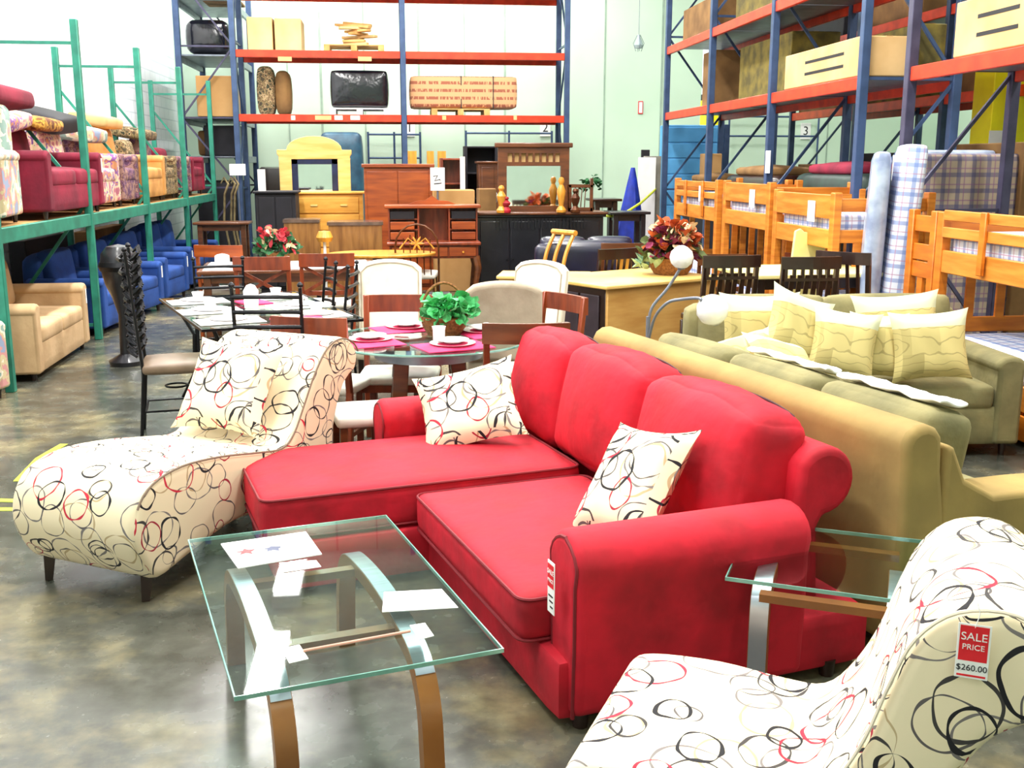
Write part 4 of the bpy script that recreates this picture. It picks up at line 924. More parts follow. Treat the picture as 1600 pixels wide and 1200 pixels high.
# black globe of dark leaves behind the scrolled chair
sp = thing('ornamental_urn', 'dark ornamental urn behind the leafy iron chair', 'urn', (-2.38, 9.6, 0))
B().lathe([(.14, 0), (.15, .04), (.05, .1), (.04, .45), (.08, .6), (.13, .72), (.165, .88), (.15, .99), (.10, 1.05), (.001, 1.07)], n=20).done('urn_body', BLACKW, sp)
B().lathe([(.165, .84), (.18, .88), (.165, .92)], n=20).done('rim_band', IRON, sp)

# ---- table 2 : round glass table with pink placemats
t2c = Vector((.20, 6.18, 0))
tt = thing('dining_table', 'round glass dining table on pale pedestal legs set with pink placemats', 'table', t2c)
B().lathe([(.001, .735), (.585, .735), (.585, .747), (.001, .747)], n=48).done('glass_top', GLASS, tt, smooth=False)
B().tube([(.587 * math.cos(a * PI / 24), .587 * math.sin(a * PI / 24), .741) for a in range(48)], .007, 6, True).done('polished_edge', GLEDGE, tt)
for k in range(4):
    a = PI / 4 + k * PI / 2; c, s_ = math.cos(a), math.sin(a)
    B().bar((c * .30, s_ * .30, 0), (c * .22, s_ * .22, .73), .09, .05).done('leg', WALNUT, tt, .006, 1)
B().lathe([(.30, .64), (.32, .64), (.32, .70), (.30, .70)], n=32).done('apron_ring', GALV, tt)
for k, (a, wh) in enumerate(((200, 'left side'), (290, 'front right'), (20, 'right side'), (110, 'back'))):
    c, s_ = math.cos(math.radians(a)), math.sin(math.radians(a)); p = t2c + Vector((c * .36, s_ * .36, 0))
    put(B().cushion((0, 0, 0), (.20, .15, .004), .004, n=4), 'placemat', PINK, p + Vector((0, 0, .752)), 'bright pink placemat at the %s of the round glass table' % wh, 'placemat', a + 90)
    put(B().lathe(PL, n=28), 'plate', CHINA, p + Vector((0, 0, .757)), 'white dinner plate on pink placemat, %s of round table' % wh, 'plate')
    q = put(B().lathe([(r_ * .72, z_) for r_, z_ in PL], n=24), 'side_plate', CHINA, p + Vector((0, 0, .776)), 'small white plate on the dinner plate, %s of round table' % wh, 'plate')
put(B().lathe([(0.001, 0), (.032, 0), (.035, .09), (.04, .11), (.036, .11), (.03, .01), (0.001, .01)], n=18), 'candle_glass', OPAL, t2c + Vector((.05, -.28, .747)), 'frosted pinkish glass tumbler at the front of the round table', 'glass')
bk = thing('plant_basket', 'handled wicker basket of bright green leaves on the round glass table', 'basket', t2c + Vector((.10, .12, .747)))
B().lathe([(.001, 0), (.10, 0), (.13, .05), (.145, .11), (.135, .115), (.11, .04), (.001, .03)], n=24).done('wicker_bowl', WICK, bk)
B().tube([(.14 * math.cos(a * PI / 14), .02, .10 + .21 * math.sin(a * PI / 14)) for a in range(15)], .009, 6).done('handle', WICK, bk)
def leaves(n, R_, c, sz, seed=1, flat_=.8):
    rnd = random.Random(seed); b = B()
    for k in range(n):
        a = rnd.uniform(0, 2 * PI); e = rnd.uniform(-.1, 1.3); r = R_ * rnd.uniform(.5, 1)
        p = Vector((math.cos(a) * math.cos(e) * r, math.sin(a) * math.cos(e) * r, math.sin(e) * r * flat_)) + Vector(c)
        M = T(*p) @ Euler((rnd.uniform(-1, 1), rnd.uniform(-1, 1), a), 'XYZ').to_matrix().to_4x4(); s_ = sz * rnd.uniform(.7, 1.2)
        b._add([(-s_ * .2, 0, 0), (s_ * .3, -s_ * .45, .2 * s_), (s_, -s_ * .1, 0), (s_ * .3, s_ * .45, .2 * s_), (s_ * .35, 0, -.12 * s_), (s_ * .75, -s_ * .4, .1 * s_), (s_ * .75, s_ * .4, .1 * s_)],
               [(0, 1, 4), (1, 5, 4), (5, 2, 4), (2, 6, 4), (6, 3, 4), (3, 0, 4)], M)
    return b
leaves(170, .16, (.03, 0, .11), .07, 3).done('foliage', LEAF, bk, smooth=False)
wood_chair('dining_chair', 'brown wooden chair behind the left side of the round glass table', at(622, 461, .93) - Vector((0, .25, .93)), -6, .93, REDWD, False, 0, SEATW, .5)
wood_chair('dining_chair', 'dark wooden chair with curved top, back toward us, right of the round table', at(826, 503, .93) - Vector((.0, -.22, .93)), 176, .93, WALNUT, False, 0, SEATW, .46)
wood_chair('dining_chair', 'reddish wooden chair at the right of the round table beside the grey armless chair', at(872, 462, .93) + Vector((-.17, -.05, -.93)), -62, .93, REDWD, False, 0, SEATW)
wood_chair('dining_chair', 'brown wooden chair between the iron chairs and the round table', at(512, 494, .90) + Vector((-.02, .22, -.90)), 160, .90, REDWD, False, 0, SEATW)
st = thing('stool', 'white-topped wooden stool standing behind the chaise end of the red sofa', 'stool', at(577, 640, .46) - Vector((0, 0, .46)), 10)
B().cushion((0, 0, .44), (.20, .20, .03), .025, (0, 0, .01), 7).done('seat', SEATW, st)
for sx in (-1, 1):
    for sy in (-1, 1): B().bar((sx * .17, sy * .17, 0), (sx * .16, sy * .16, .41), .04, .04).done('leg', WALNUT, st, .004, 1)
parsons('armless_chair', 'cream armless chair with arched trimmed back, left of the plant basket', at(606, 403, 1.05) - Vector((0, .3, 1.05)), -3, 1.05, CREAM, .48)
parsons('armless_chair', 'grey-beige armless chair with its back toward us, right of the plant basket', at(795, 436, 1.02) - Vector((0, -.0, 1.02)) + Vector((0, .22, 0)), 172, 1.02, GREIGE, .50)
parsons('armless_chair', 'white armless chair behind the grey-beige one', at(842, 405, 1.05) - Vector((.16, .2, 1.05)), -42, 1.05, CREAM, .46)

# ---- table 3 : brown wooden table with x-back chairs behind the iron set
t3c = Vector((-1.05, 10.9, 0))
def wood_table(name, label, loc, rz, L, W, H, m, m2=None, leg=.07, cat='table', thick=.035):
    t = thing(name, label, cat, loc, rz)
    B().box(-L / 2, L / 2, -W / 2, W / 2, H - thick, H).done('tabletop', m, t, .008, 2)
    b = B()
    for y in (-W / 2 + .08, W / 2 - .1): b.box(-L / 2 + .08, L / 2 - .08, y, y + .02, H - thick - .09, H - thick)
    for x in (-L / 2 + .08, L / 2 - .1): b.box(x, x + .02, -W / 2 + .08, W / 2 - .08, H - thick - .09, H - thick)
    b.done('apron', m2 or m, t, smooth=False)
    for sx in (-1, 1):
        for sy in (-1, 1): B().box(sx * (L / 2 - .09) - leg / 2, sx * (L / 2 - .09) + leg / 2, sy * (W / 2 - .09) - leg / 2, sy * (W / 2 - .09) + leg / 2, 0, H - thick).done('leg', m2 or m, t, .006, 1)
    return t
wood_table('dining_table', 'brown wooden dining table with white cloth behind the iron and glass set', t3c, 4, 1.7, 1.0, .75, WALNUT)
put(B().cushion((0, 0, 0), (.80, .46, .002), .002, n=4), 'tablecloth', PLACEM, t3c + Vector((0, 0, .753)), 'white cloth spread on the brown table behind the iron set', 'cloth', 4)
for k, (x, y, wh) in enumerate(((-.45, -.25, 'left front'), (.35, -.22, 'right front'), (-.4, .25, 'left back'), (.45, .22, 'right back'))):
    put(B().lathe(PL, n=24), 'plate', CHINA, t3c + Vector((x, y, .757)), 'white plate at the %s of the brown table with the white cloth' % wh, 'plate')
put(B().cushion((0, 0, .05), (.07, .05, .05), .01, n=4), 'napkin_holder', CHINA, t3c + Vector((-.65, 0, .757)), 'small white box near the left end of the cloth-covered table', 'box')
for px, py, rz, lab in ((410, 401, 178, 'brown cross-back chair at the left front of the cloth-covered table'), (507, 396, 184, 'brown cross-back chair at the right front of the cloth-covered table'), (349, 383, 168, 'lighter wooden chair at the far left of the cloth-covered table')):
    p = at(px, py, .95); wood_chair('dining_chair', lab, (p.x, p.y + .25, 0), rz, .95, REDWD if px != 349 else CHERRY, px != 349, 0, SEATW, .5, crest=.12)
# red flowers on the table end
fl = thing('flower_arrangement', 'red and green artificial poinsettia arrangement behind the cross-back chairs', 'flowers', (t3c.x - .15, t3c.y + .30, .76))
B().lathe([(.001, 0), (.08, 0), (.11, .1), (.10, .1), (.001, .02)], n=16).done('pot', WICK, fl)
leaves(90, .24, (0, 0, .10), .09, 5, .7).done('leaves', DLEAF, fl, smooth=False)
leaves(60, .21, (.0, -.05, .14), .075, 8, 1.1).done('red_blooms', FRED, fl, smooth=False)
leaves(14, .2, (.03, -.05, .16), .07, 9, 1.2).done('cream_blooms', FCRM, fl, smooth=False)['kind'] = 'stuff'

# ---- oval oak table, iron arched chair, roll-top desk, curved commodes
p = aty(597, 385, 12.4)
ot = thing('oval_table', 'oval honey oak table behind the cream armless chair', 'table', (p.x, 12.4, 0))
b = B(); b.prism([(.62 * math.cos(a * PI / 16), .40 * math.sin(a * PI / 16)) for a in range(32)], -.75, -.715, R(90, 'X') @ Matrix.Scale(-1, 4, (0, 1, 0))); b.done('tabletop', OAKW, ot, .01, 2)
B().lathe([(.22, 0), (.24, .04), (.06, .1), (.05, .4), (.09, .55), (.12, .71)], n=16).done('pedestal', WALNUT, ot)
p = at(655, 350, 1.08)
ic = thing('arched_chair', 'bronze metal chair with a tall arched spindle back and white seat', 'chair', (p.x, p.y + .2, 0), 172)
B().cushion((0, 0, .48), (.21, .21, .035), .03, (0, 0, .02), 7).done('seat', SEATW, ic)
arch = [(-.24, .2, .3), (-.25, .22, .7)] + [(.25 * math.cos(PI - k * PI / 8), .24, .82 + .26 * math.sin(k * PI / 8)) for k in range(9)] + [(.25, .22, .7), (.24, .2, .3)]
B().tube(arch, .012, 6).done('arched_back', BRONZE, ic)
for k in range(5): x = -.16 + k * .08; B().tube([(x, .2, .46), (x * .95, .24, 1.0 - abs(x) * .5)], .007, 5).done('spindle', BRONZE, ic)
b = B()
for k in range(6): a = k * PI / 3; b.tube([(.06 * math.cos(a) * q, .235, .86 + .06 * math.sin(a) * q) for q in (0, .6, 1, 1.5)], [.006, .014, .012, .004], 5)
b.tube([(-.2, .235, .80), (-.1, .235, .92), (0, .235, .84), (.1, .235, .92), (.2, .235, .80)], .009, 5); b.done('wheat_ornament', OAKW, ic)
for sx in (-1, 1):
    for sy in (-1, 1): B().tube([(sx * .2, sy * .2, 0), (sx * .18, sy * .17, .45)], .011, 6).done('leg', BRONZE, ic)
X0, X1, z0, z1 = ext(603, 323, 752, 470, 13.0); rw = X1 - X0
rd = thing('writing_desk', 'reddish wooden secretary desk with pigeonholes on curved legs', 'desk', ((X0 + X1) / 2, 13.3, 0))
B().box(-rw / 2, rw / 2, -.33, .3, .78, .82).done('desktop', REDWD, rd, .01)
B().box(-rw / 2 + .03, rw / 2 - .03, -.28, .28, .62, .78).done('drawer_case', REDWD, rd, .006)
for k in range(3):
    x = -rw / 2 + .05 + (rw - .1) * k / 3; d_ = B().box(x + .01, x + (rw - .1) / 3 - .01, -.30, -.28, .645, .76).done('drawer', CHERRY, rd, .005); B().cyl((x + .18, -.325, .70), (x + .18, -.30, .70), .012, n=8).done('knob', OAKW, d_)
b = B(); b.box(-rw / 2 + .02, rw / 2 - .02, .22, .26, .82, 1.22)
for x in (-rw / 2 + .02, -rw / 6, rw / 6, rw / 2 - .04): b.box(x, x + .02, -.05, .22, .82, 1.22)
for z in (.95, 1.08): b.box(-rw / 2 + .03, -rw / 6, -.04, .22, z, z + .015); b.box(rw / 6, rw / 2 - .03, -.04, .22, z, z + .015)
b.done('hutch', REDWD, rd, smooth=False)
B().box(-rw / 2 - .02, rw / 2 + .02, -.10, .28, 1.22, 1.26).done('cornice', CHERRY, rd, .008)
b = B(); b.prism([(-.3, 1.26), (-.2, 1.30), (-.08, 1.31), (0, 1.37), (.08, 1.31), (.2, 1.30), (.3, 1.26)], .16, .2); b.done('carved_crest', CHERRY, rd)
for sx in (-1, 1):
    for k in range(3):
        B().box(sx * rw * .33 - rw * .13, sx * rw * .33 + rw * .13, -.06, -.045, .835 + k * .127, .93 + k * .127).done('small_drawer', (CHERRY, CHERRY, DARK)[k], rd, .004)
    for sy in (-1, 1): B().tube([(sx * (rw / 2 - .06), sy * .24, .64), (sx * (rw / 2 - .03), sy * .27, .5), (sx * (rw / 2 - .08), sy * .25, .2), (sx * (rw / 2 - .04), sy * .27, 0)], [.05, .045, .022, .03], 8).done('cabriole_leg', WALNUT, rd)
def commode(px0, px1, py, Y, label, m=BROWNV):
    X0, X1, z0, z1 = ext(px0, py, px1, 400, Y); r = (X1 - X0) / 2; t = thing('curved_commode', label, 'commode', ((X0 + X1) / 2, Y + .1, 0))
    oc = [(r * math.cos(PI + k * PI / 14), r * .75 * math.sin(PI + k * PI / 14)) for k in range(15)] + [(r, .3), (-r, .3)]
    B().prism([(x * .95, y * .95) for x, y in oc], -(z1 - .04), -.08, R(90, 'X') @ Matrix.Scale(-1, 4, (0, 1, 0)) @ Matrix.Scale(1, 4)).done('curved_body', m, t)
    B().prism(oc, -(z1), -(z1 - .04), R(90, 'X') @ Matrix.Scale(-1, 4, (0, 1, 0))).done('stone_top', mat('dark_marble', '#6a5548', '#4a3a32', .2, coat=.4), t)
    for k in range(3): x = -r * .6 + k * r * .6; y = -.74 * math.sqrt(max(0, r * r - x * x)); B().box(x - .008, x + .008, y - .004, y + .01, .15, z1 - .08).done('door_seam', ESP, t)
    for x in (-r * .7, r * .7): B().cyl((x, .1, 0), (x, .1, .09), .03, n=8).done('foot', ESP, t)
    return t
commode(444, 503, 342, 14.1, 'left of two brown curved-front commodes with dark tops')
commode(512, 600, 346, 13.6, 'right and wider of two brown curved-front commodes with dark tops')
ls = thing('pedestal_stand', 'slim stand with small honey wood head between the two curved commodes', 'stand', (aty(508, 400, 12.7).x, 12.7, 0))
B().cyl((0, 0, .02), (0, 0, .86), .018, n=10).done('pole', WHITE, ls); B().box(-.13, .13, -.12, .12, 0, .03).done('base', ESP, ls, .006)
B().lathe([(.001, 0), (.08, .0), (.10, .05), (.07, .12), (.001, .13)], (0, 0, .86), 14).done('carved_head', OAKW, ls)

# ================================================================== BACK ROW
def casegood(name, label, cat, px0, py0, px1, Y, d, m, rows, cols, zb=0, knob=None, door=False, top=.03, py1=None):
    X0, X1, z0, z1 = ext(px0, py0, px1, py1 or 300, Y); w_ = X1 - X0; H = z1 - zb
    t = thing(name, label, cat, ((X0 + X1) / 2, Y + d / 2, zb))
    B().box(-w_ / 2, w_ / 2, -d / 2 + .02, d / 2, .06, H - top).done('carcase', m, t, .008)
    B().box(-w_ / 2 - .03, w_ / 2 + .03, -d / 2 - .02, d / 2, H - top, H).done('top', m, t, .008)
    B().box(-w_ / 2 + .02, w_ / 2 - .02, -d / 2 + .04, d / 2 - .02, 0, .06).done('plinth', m, t)
    for r in range(rows):
        for c in range(cols):
            x0 = -w_ / 2 + .04 + (w_ - .08) * c / cols; x1 = x0 + (w_ - .08) / cols - .015; zz0 = .09 + (H - top - .12) * r / rows; zz1 = zz0 + (H - top - .12) / rows - .02
            o = B().box(x0, x1, -d / 2 - .0, -d / 2 + .02, zz0, zz1).done('door' if door else 'drawer', m, t, .008)
            if knob:
                if door: B().cyl((x1 - .03 if c == 0 else x0 + .03, -d / 2 - .02, (zz0 + zz1) / 2), (x1 - .03 if c == 0 else x0 + .03, -d / 2, (zz0 + zz1) / 2), .012, n=8).done('knob', knob, o)
                else:
                    for q in (.25, .75): B().box(x0 + (x1 - x0) * q - .05, x0 + (x1 - x0) * q + .05, -d / 2 - .015, -d / 2, (zz0 + zz1) / 2 - .012, (zz0 + zz1) / 2 + .012).done('handle', knob, o, .004)
    return t, w_, H
_, w_, H = casegood('dresser', 'light honey pine dresser carrying the arched pine mirror', 'dresser', 462, 300, 566, 15.6, .5, mat('pine_dresser', '#eab04e', '#d59232', .45, scale=2, stretch=(1, 1, 6)), 5, 1, knob=LPINE)
X0, X1, z0, z1 = ext(431, 212, 551, 300, 16.15); mw = X1 - X0; mh = z1 - .9
am = thing('arched_mirror', 'large pine-framed mirror with an arched top behind the honey dresser', 'mirror', ((X0 + X1) / 2, 16.2, .0))
zt = z1; hw = mw / 2; B().box(-hw * .9, hw * .9, -.02, .04, 0, .9).done('backing_stand', LPINE, am)
outer = [(-hw * .95, .9), (-hw * .95, zt - .30), (-hw * 1.0, zt - .26), (-hw, zt - .20), (-hw * .78, zt - .20)] + [(-hw * .74 * math.cos(k * PI / 12), zt - .20 + .20 * math.sin(k * PI / 12)) for k in range(13)] + [(hw * .78, zt - .20), (hw, zt - .20), (hw, zt - .26), (hw * .95, zt - .30), (hw * .95, .9)]
ow = hw * .62; wt = zt - .33
b = B()
b.box(-hw * .95, -ow, -.05, .03, .9, wt); b.box(ow, hw * .95, -.05, .03, .9, wt); b.box(-ow, ow, -.05, .03, .9, 1.2)
b.prism([(-hw * .95, wt), (-hw * .95, zt - .30)] + outer[2:-2] + [(hw * .95, zt - .30), (hw * .95, wt)], -.05, .03); b.done('frame', LPINE, am, .008)
b = B(); b.box(-ow, -ow + .09, -.04, .02, 1.2, wt); b.box(ow - .09, ow, -.04, .02, 1.2, wt); b.box(-ow, ow, -.04, .02, wt - .08, wt); b.done('dark_inner_frame', NAVY, am, .004)
B().box(-ow + .08, ow - .08, -.015, -.01, 1.2, wt - .07).done('mirror_glass', MIRR, am, smooth=False)
casegood('cabinet', 'plain black cabinet left of the honey dresser', 'cabinet', 398, 299, 461, 14.9, .6, DARK, 1, 2, knob=IRON, door=True)
put(B().box(-.05, .05, -.02, .02, 0, .3), 'white_roll', WHITE, (aty(408, 262, 15.1).x, 15.1, 1.385), 'white upright tube standing on the black cabinet', 'tube')
casegood('armoire', 'reddish cherry two-door cabinet right of the arched mirror', 'cabinet', 568, 256, 676, 15.0, .6, CHERRY, 1, 2, knob=None, door=True, top=.05)
X0, X1, z0, z1 = ext(500, 206, 567, 300, 17.3)
put(B().cushion((0, 0, (z1) / 2), ((X1 - X0) / 2, .35, z1 / 2), .1, (.03, .02, .0), 10), 'wrapped_stack', TEAL, ((X0 + X1) / 2, 17.6, 0), 'tall stack in dark teal wrap standing right behind the arched mirror', 'stack')
for k, (a, c, wh) in enumerate(((637, 652, 'left'), (667, 679, 'middle'), (684, 698, 'right'))):
    X0, X1, z0, z1 = ext(a, 236, c, 300, 16.6); put(B().box(-(X1 - X0) / 2, (X1 - X0) / 2, -.02, .02, 0, z1), 'pine_board', OAKW, ((X0 + X1) / 2, 16.6 + .06 * k, 0), 'orange pine slat standing upright behind the cherry cabinet, the %s one' % wh, 'board')
sg = thing('sign_stand', 'white notice on a post between the cherry cabinet and the desk', 'sign', (aty(684, 300, 14.5).x, 14.5, 0))
X0, X1, z0, z1 = ext(674, 262, 697, 298, 14.5); B().box(-(X1 - X0) / 2, (X1 - X0) / 2, -.01, .01, z0, z1).done('notice', WHITE, sg, .004); B().cyl((0, .03, 0), (0, .03, z1), .015, n=8).done('pole', GALV, sg); B().box(-.15, .15, -.1, .15, 0, .02).done('base', GALV, sg)
B().tube([(-.06, -.013, (z0 + z1) / 2 + .04), (.0, -.013, (z0 + z1) / 2 + .05), (-.04, -.013, (z0 + z1) / 2 - .02), (.03, -.013, (z0 + z1) / 2), (.05, -.013, (z0 + z1) / 2 - .05), (-.05, -.013, (z0 + z1) / 2 - .06)], .006, 5).done('ink_scribble', INK, sg)
carton(676, 297, 742, 330, 14.8, .5, CARD, 'brown cardboard box behind the writing desk', z=0)
def shelf_unit(px0, py0, px1, Y, d, m, label, shelves=4, name='bookcase'):
    X0, X1, z0, z1 = ext(px0, py0, px1, 300, Y); w_ = X1 - X0
    t = thing(name, label, 'shelf', ((X0 + X1) / 2, Y + d / 2, 0))
    for sx in (-1, 1): B().box(sx * w_ / 2 - .02, sx * w_ / 2 + .02, -d / 2, d / 2, 0, z1).done('side_panel', m, t, .004, 1)
    for k in range(shelves + 1): z = .05 + (z1 - .08) * k / shelves; B().box(-w_ / 2 + .02, w_ / 2 - .02, -d / 2, d / 2, z, z + .025).done('shelf', m, t, .004, 1)
    B().box(-w_ / 2 + .02, w_ / 2 - .02, d / 2 - .01, d / 2, 0, z1).done('back_panel', m, t)
    return t
shelf_unit(690, 247, 725, 15.8, .35, REDWD, 'brown open bookcase with a white side edge behind the carton', 5)
put(B().box(-.035, .035, -.02, .02, 0, 1.86), 'white_board', WHITE, (aty(723, 300, 15.5).x, 15.5, 0), 'narrow white board standing against the brown bookcase', 'board')
shelf_unit(728, 228, 776, 16.3, .4, DARK, 'tall black bookcase left of the mirror with the row of square cut-outs', 5)
casegood('wooden_cabinet', 'tall brown cabinet partly hidden left of the square-topped mirror', 'cabinet', 748, 252, 778, 15.6, .4, WALNUT, 1, 1)
put(B().lathe([(.001, 0), (.07, .02), (.10, .09), (.07, .16), (.001, .18)], n=18), 'round_ornament', OPAL, (aty(768, 290, 14.5).x, 14.5, 1.22 + .0), 'small silvery ball ornament in front of the brown cabinet', 'ornament')
carton(748, 295, 776, 330, 14.3, .4, CARDD, 'small brown chest below the silvery ball ornament', 'chest', 'chest', z=0)
# black sideboard with the squares mirror
t_, w_, H = casegood('sideboard', 'long black painted sideboard under the mirror with square cut-outs', 'sideboard', 745, 336, 944, 13.4, .55, BLACKW, 1, 4, knob=IRON, door=True)
B().box(-w_ / 2 - .05, w_ / 2 + .05, -.32, .28, H, H + .03).done('brown_top', WALNUT, t_, .008)
b = B()
for k in range(26): x = -w_ / 2 + .25 + k * (w_ - .5) / 25; b.box(x - .008, x + .008, -.302, -.29, H - .17, H - .05)
b.done('fluted_frieze', BLACKW, t_)
sbx, sbz = t_.location.x, H + .03
X0, X1, z0, z1 = ext(773, 223, 893, 332, 13.7); mw = X1 - X0; mh = z1 - sbz
mm = thing('framed_mirror', 'brown wooden mirror with a row of eight square cut-outs on the black sideboard', 'mirror', ((X0 + X1) / 2, 13.7, sbz)); hw = mw / 2
b = B(); b.box(-hw + .04, -hw + .15, -.03, .03, 0, mh - .06); b.box(hw - .15, hw - .04, -.03, .03, 0, mh - .06); b.box(-hw + .15, hw - .15, -.03, .03, 0, .07); b.box(-hw + .15, hw - .15, -.03, .03, mh - .29, mh - .24); b.box(-hw + .15, hw - .15, -.03, .03, mh - .13, mh - .06)
for k in range(9): x = -hw + .15 + (mw - .3) * k / 8; b.box(x - .014, x + .014, -.028, .028, mh - .25, mh - .12)
b.done('frame', WALNUT, mm)
B().box(-hw, hw, -.06, .05, mh - .06, mh).done('cornice', WALNUT, mm, .012)
B().box(-hw + .15, hw - .15, .0, .008, .07, mh - .28).done('mirror_glass', MIRR, mm, smooth=False)
B().box(-hw + .16, hw - .16, .02, .028, mh - .24, mh - .13).done('pale_backing', CARDL, mm)  # pale cardboard colour behind the square cut-outs
# small things on the sideboard
for px, py0, h_, m, lab, kind in ((783, 0, .34, OAKW, 'honey wood figurine at the left of the square-topped mirror', 'figurine'), (790, 0, .20, FRED, 'small red figure in front of the left of the mirror', 'figurine'), (876, 0, .44, OAKW, 'tall honey wood figurine at the right of the mirror', 'figurine'), (898, 0, .30, BRONZE, 'bronze coloured vase at the right end of the sideboard', 'vase')):
    put(B().lathe([(.001, 0), (.06, 0), (.065, .03), (.03, .08), (.05, h_ * .45), (.06, h_ * .6), (.025, h_ * .78), (.04, h_ * .88), (.03, h_ * .97), (.001, h_)], n=14), kind, m, (aty(px, 330, 13.4).x, 13.36, sbz), lab, kind)
hb = thing('headboard', 'carved brown wooden chair-back panel right of the mirror on the sideboard', 'panel', (aty(905, 330, 13.6).x + .02, 13.62, sbz))
b = B(); b.box(-.16, -.12, -.02, .02, 0, .34); b.box(.12, .16, -.02, .02, 0, .42); b.box(-.16, .16, -.02, .02, .30, .34); b.box(-.16, .16, -.02, .02, 0, .05)
for k in range(4): b.bar((-.1 + .05 * k, 0, .04), (-.07 + .045 * k, 0, .31), .012, .012)
b.done('frame', WALNUT, hb, .005, 1)
# dark clutter right of the sideboard: small tables, vine, tarp
for k, (px0, py0, px1, Y, m, lab) in enumerate(((920, 310, 966, 15.0, ESP, 'dark side table with turned posts right of the sideboard'), (948, 330, 1010, 14.2, BLACKW, 'low black table in front of the blue tarp'))):
    X0, X1, z0, z1 = ext(px0, py0, px1, 340, Y); wood_table('side_table', lab, ((X0 + X1) / 2, Y, 0), 0, X1 - X0, .5, z1, m)
put(leaves(50, .16, (0, 0, .1), .07, 11, 1.3), 'trailing_plant', DLEAF, (aty(924, 310, 15.0).x, 15.0, ext(0, 310, 1, 340, 15.0)[3] + .0), 'dark trailing plant on the side table by the rope', 'plant', smooth=False)
# leaning boards and blue tarp
for k, (px0, px1, py, m, lab) in enumerate(((998, 1022, 246, WHITE, 'white board leaning beside the blue cupboard'), (1006, 1030, 244, BLIND, 'taupe panel leaning between the white board and the blue cupboard'), (1002, 1012, 234, DARK, 'dark panel leaning behind the white board'))):
    X0, X1, z0, z1 = ext(px0, py, px1, 350, 15.9 + .16 * k)
    o = B().box(-(X1 - X0) / 2, (X1 - X0) / 2, -.02, .02, 0, z1).done('leaning_board', m, None, .004, 1); o.location = ((X0 + X1) / 2, 15.9 + .16 * k, 0); tag(o, lab, 'board')
X0, X1, z0, z1 = ext(962, 262, 1012, 365, 15.2); b = B(); n = 20; vs = []; fs = []
for i in range(9):
    f = i / 8
    for k in range(n):
        a = 2 * PI * k / n; r = .03 + .30 * f ** .9 * (1 + .18 * math.sin(5 * a + 1.3) * f + .1 * math.sin(9 * a)); vs.append((r * math.cos(a) * 1.0 - .12 * f * f, r * math.sin(a) * .6, z1 * (1 - f)))
for i in range(8):
    for k in range(n): fs.append((i * n + k, i * n + (k + 1) % n, (i + 1) * n + (k + 1) % n, (i + 1) * n + k))
fs.append(tuple(range(n))); b._add(vs, fs); put(b, 'tarpaulin', TARP, ((X0 + X1) / 2 + .04, 15.35, 0), 'bright blue tarpaulin hanging in a point over stored goods', 'tarpaulin')
rp = [aty(914, 331, 14.4), aty(930, 336, 14.3), aty(955, 338, 14.2), aty(975, 334, 14.3), aty(1000, 318, 14.8), aty(1020, 300, 15.6), aty(1029, 290, 16.6)]
o = B().tube([p - rp[0] for p in rp], .018, 6).done('rope', YEL); o.location = rp[0]; tag(o, 'yellow-green rope sagging between the sideboard and the blue cupboard', 'rope')
X0, X1, z0, z1 = ext(1042, 195, 1134, 365, 17.55)
cb = thing('blue_cupboard', 'tall light blue boarded cupboard behind the first rack post', 'cupboard', ((X0 + X1) / 2, 18.0, 0)); w_ = X1 - X0
B().box(-w_ / 2, w_ / 2, -.40, .0, 0, z1).done('body', LBLUE, cb, .01)
for k in range(9): B().box(-w_ / 2 + .02, w_ / 2 - .1, -.412, -.40, .06 + k * z1 / 9.3, .035 + (k + 1) * z1 / 9.3).done('board', LBLUE, cb, .004, 1)
B().box(w_ / 2 - .08, w_ / 2 + .01, -.415, -.40, 0, z1 + .01).done('dark_edge', BLU_ST, cb)
carton(1102, 240, 1126, 300, 17.0, .3, CARD, 'tall narrow carton leaning before the blue cupboard', z=0)
# wall marks and pipe rails
for px, py, s_, nm in ((640, 200, '1', 'left'), (852, 200, '2', 'middle'), (1259, 205, '3', 'right')):
    p = aty(px, py, WY1 - .03); o = thing('bay_sign', 'small white sign numbered %s, %s of three on the green back wall' % (s_, {'left': 'leftmost', 'middle': 'the middle one', 'right': 'rightmost'}[nm]), 'sign', p)
    B().box(-.11, .11, 0, .02, -.17, .17).done('plate', WHITE, o); text(s_, .26, o, T(0, -.002, 0) @ R(90, 'X'), INK, 'numeral')
for k, (x0, x1, y0, y1, lab) in enumerate(((575, 657, 210, 247, 'left pair of grey handrails before the back wall'), (728, 862, 208, 245, 'middle pair of grey handrails before the back wall'), (1140, 1278, 182, 213, 'right pair of grey handrails before the back wall'))):
    Yw = WY1 - .25; a0, a1, zz0, zz1 = ext(x0, y0, x1, y1, Yw); o = thing('guard_rail', lab, 'rail', ((a0 + a1) / 2, Yw, 0)); w_ = a1 - a0
    for z in (zz0, zz1): B().tube([(-w_ / 2, 0, z), (w_ / 2, 0, z)], .02, 8).done('rail', BLU_ST, o)
    for q in (-.5, 0, .5): B().tube([(q * w_, 0, 0), (q * w_, 0, zz1 + .05)], .022, 8).done('post', BLU_ST, o)
p = aty(1001, 168, WY1 - .02); o = thing('fire_notice', 'tiny red-edged notice fixed to the green back wall', 'sign', p)
B().box(-.05, .05, 0, .015, -.13, .13).done('plate', SIGNRED, o); B().box(-.035, .035, -.002, 0, -.11, .11).done('face', WHITE, o)
p = aty(998, 66, 19.8); o = thing('hanging_lamp', 'small caged bulb hanging on a long wire before the back wall', 'lamp', p)
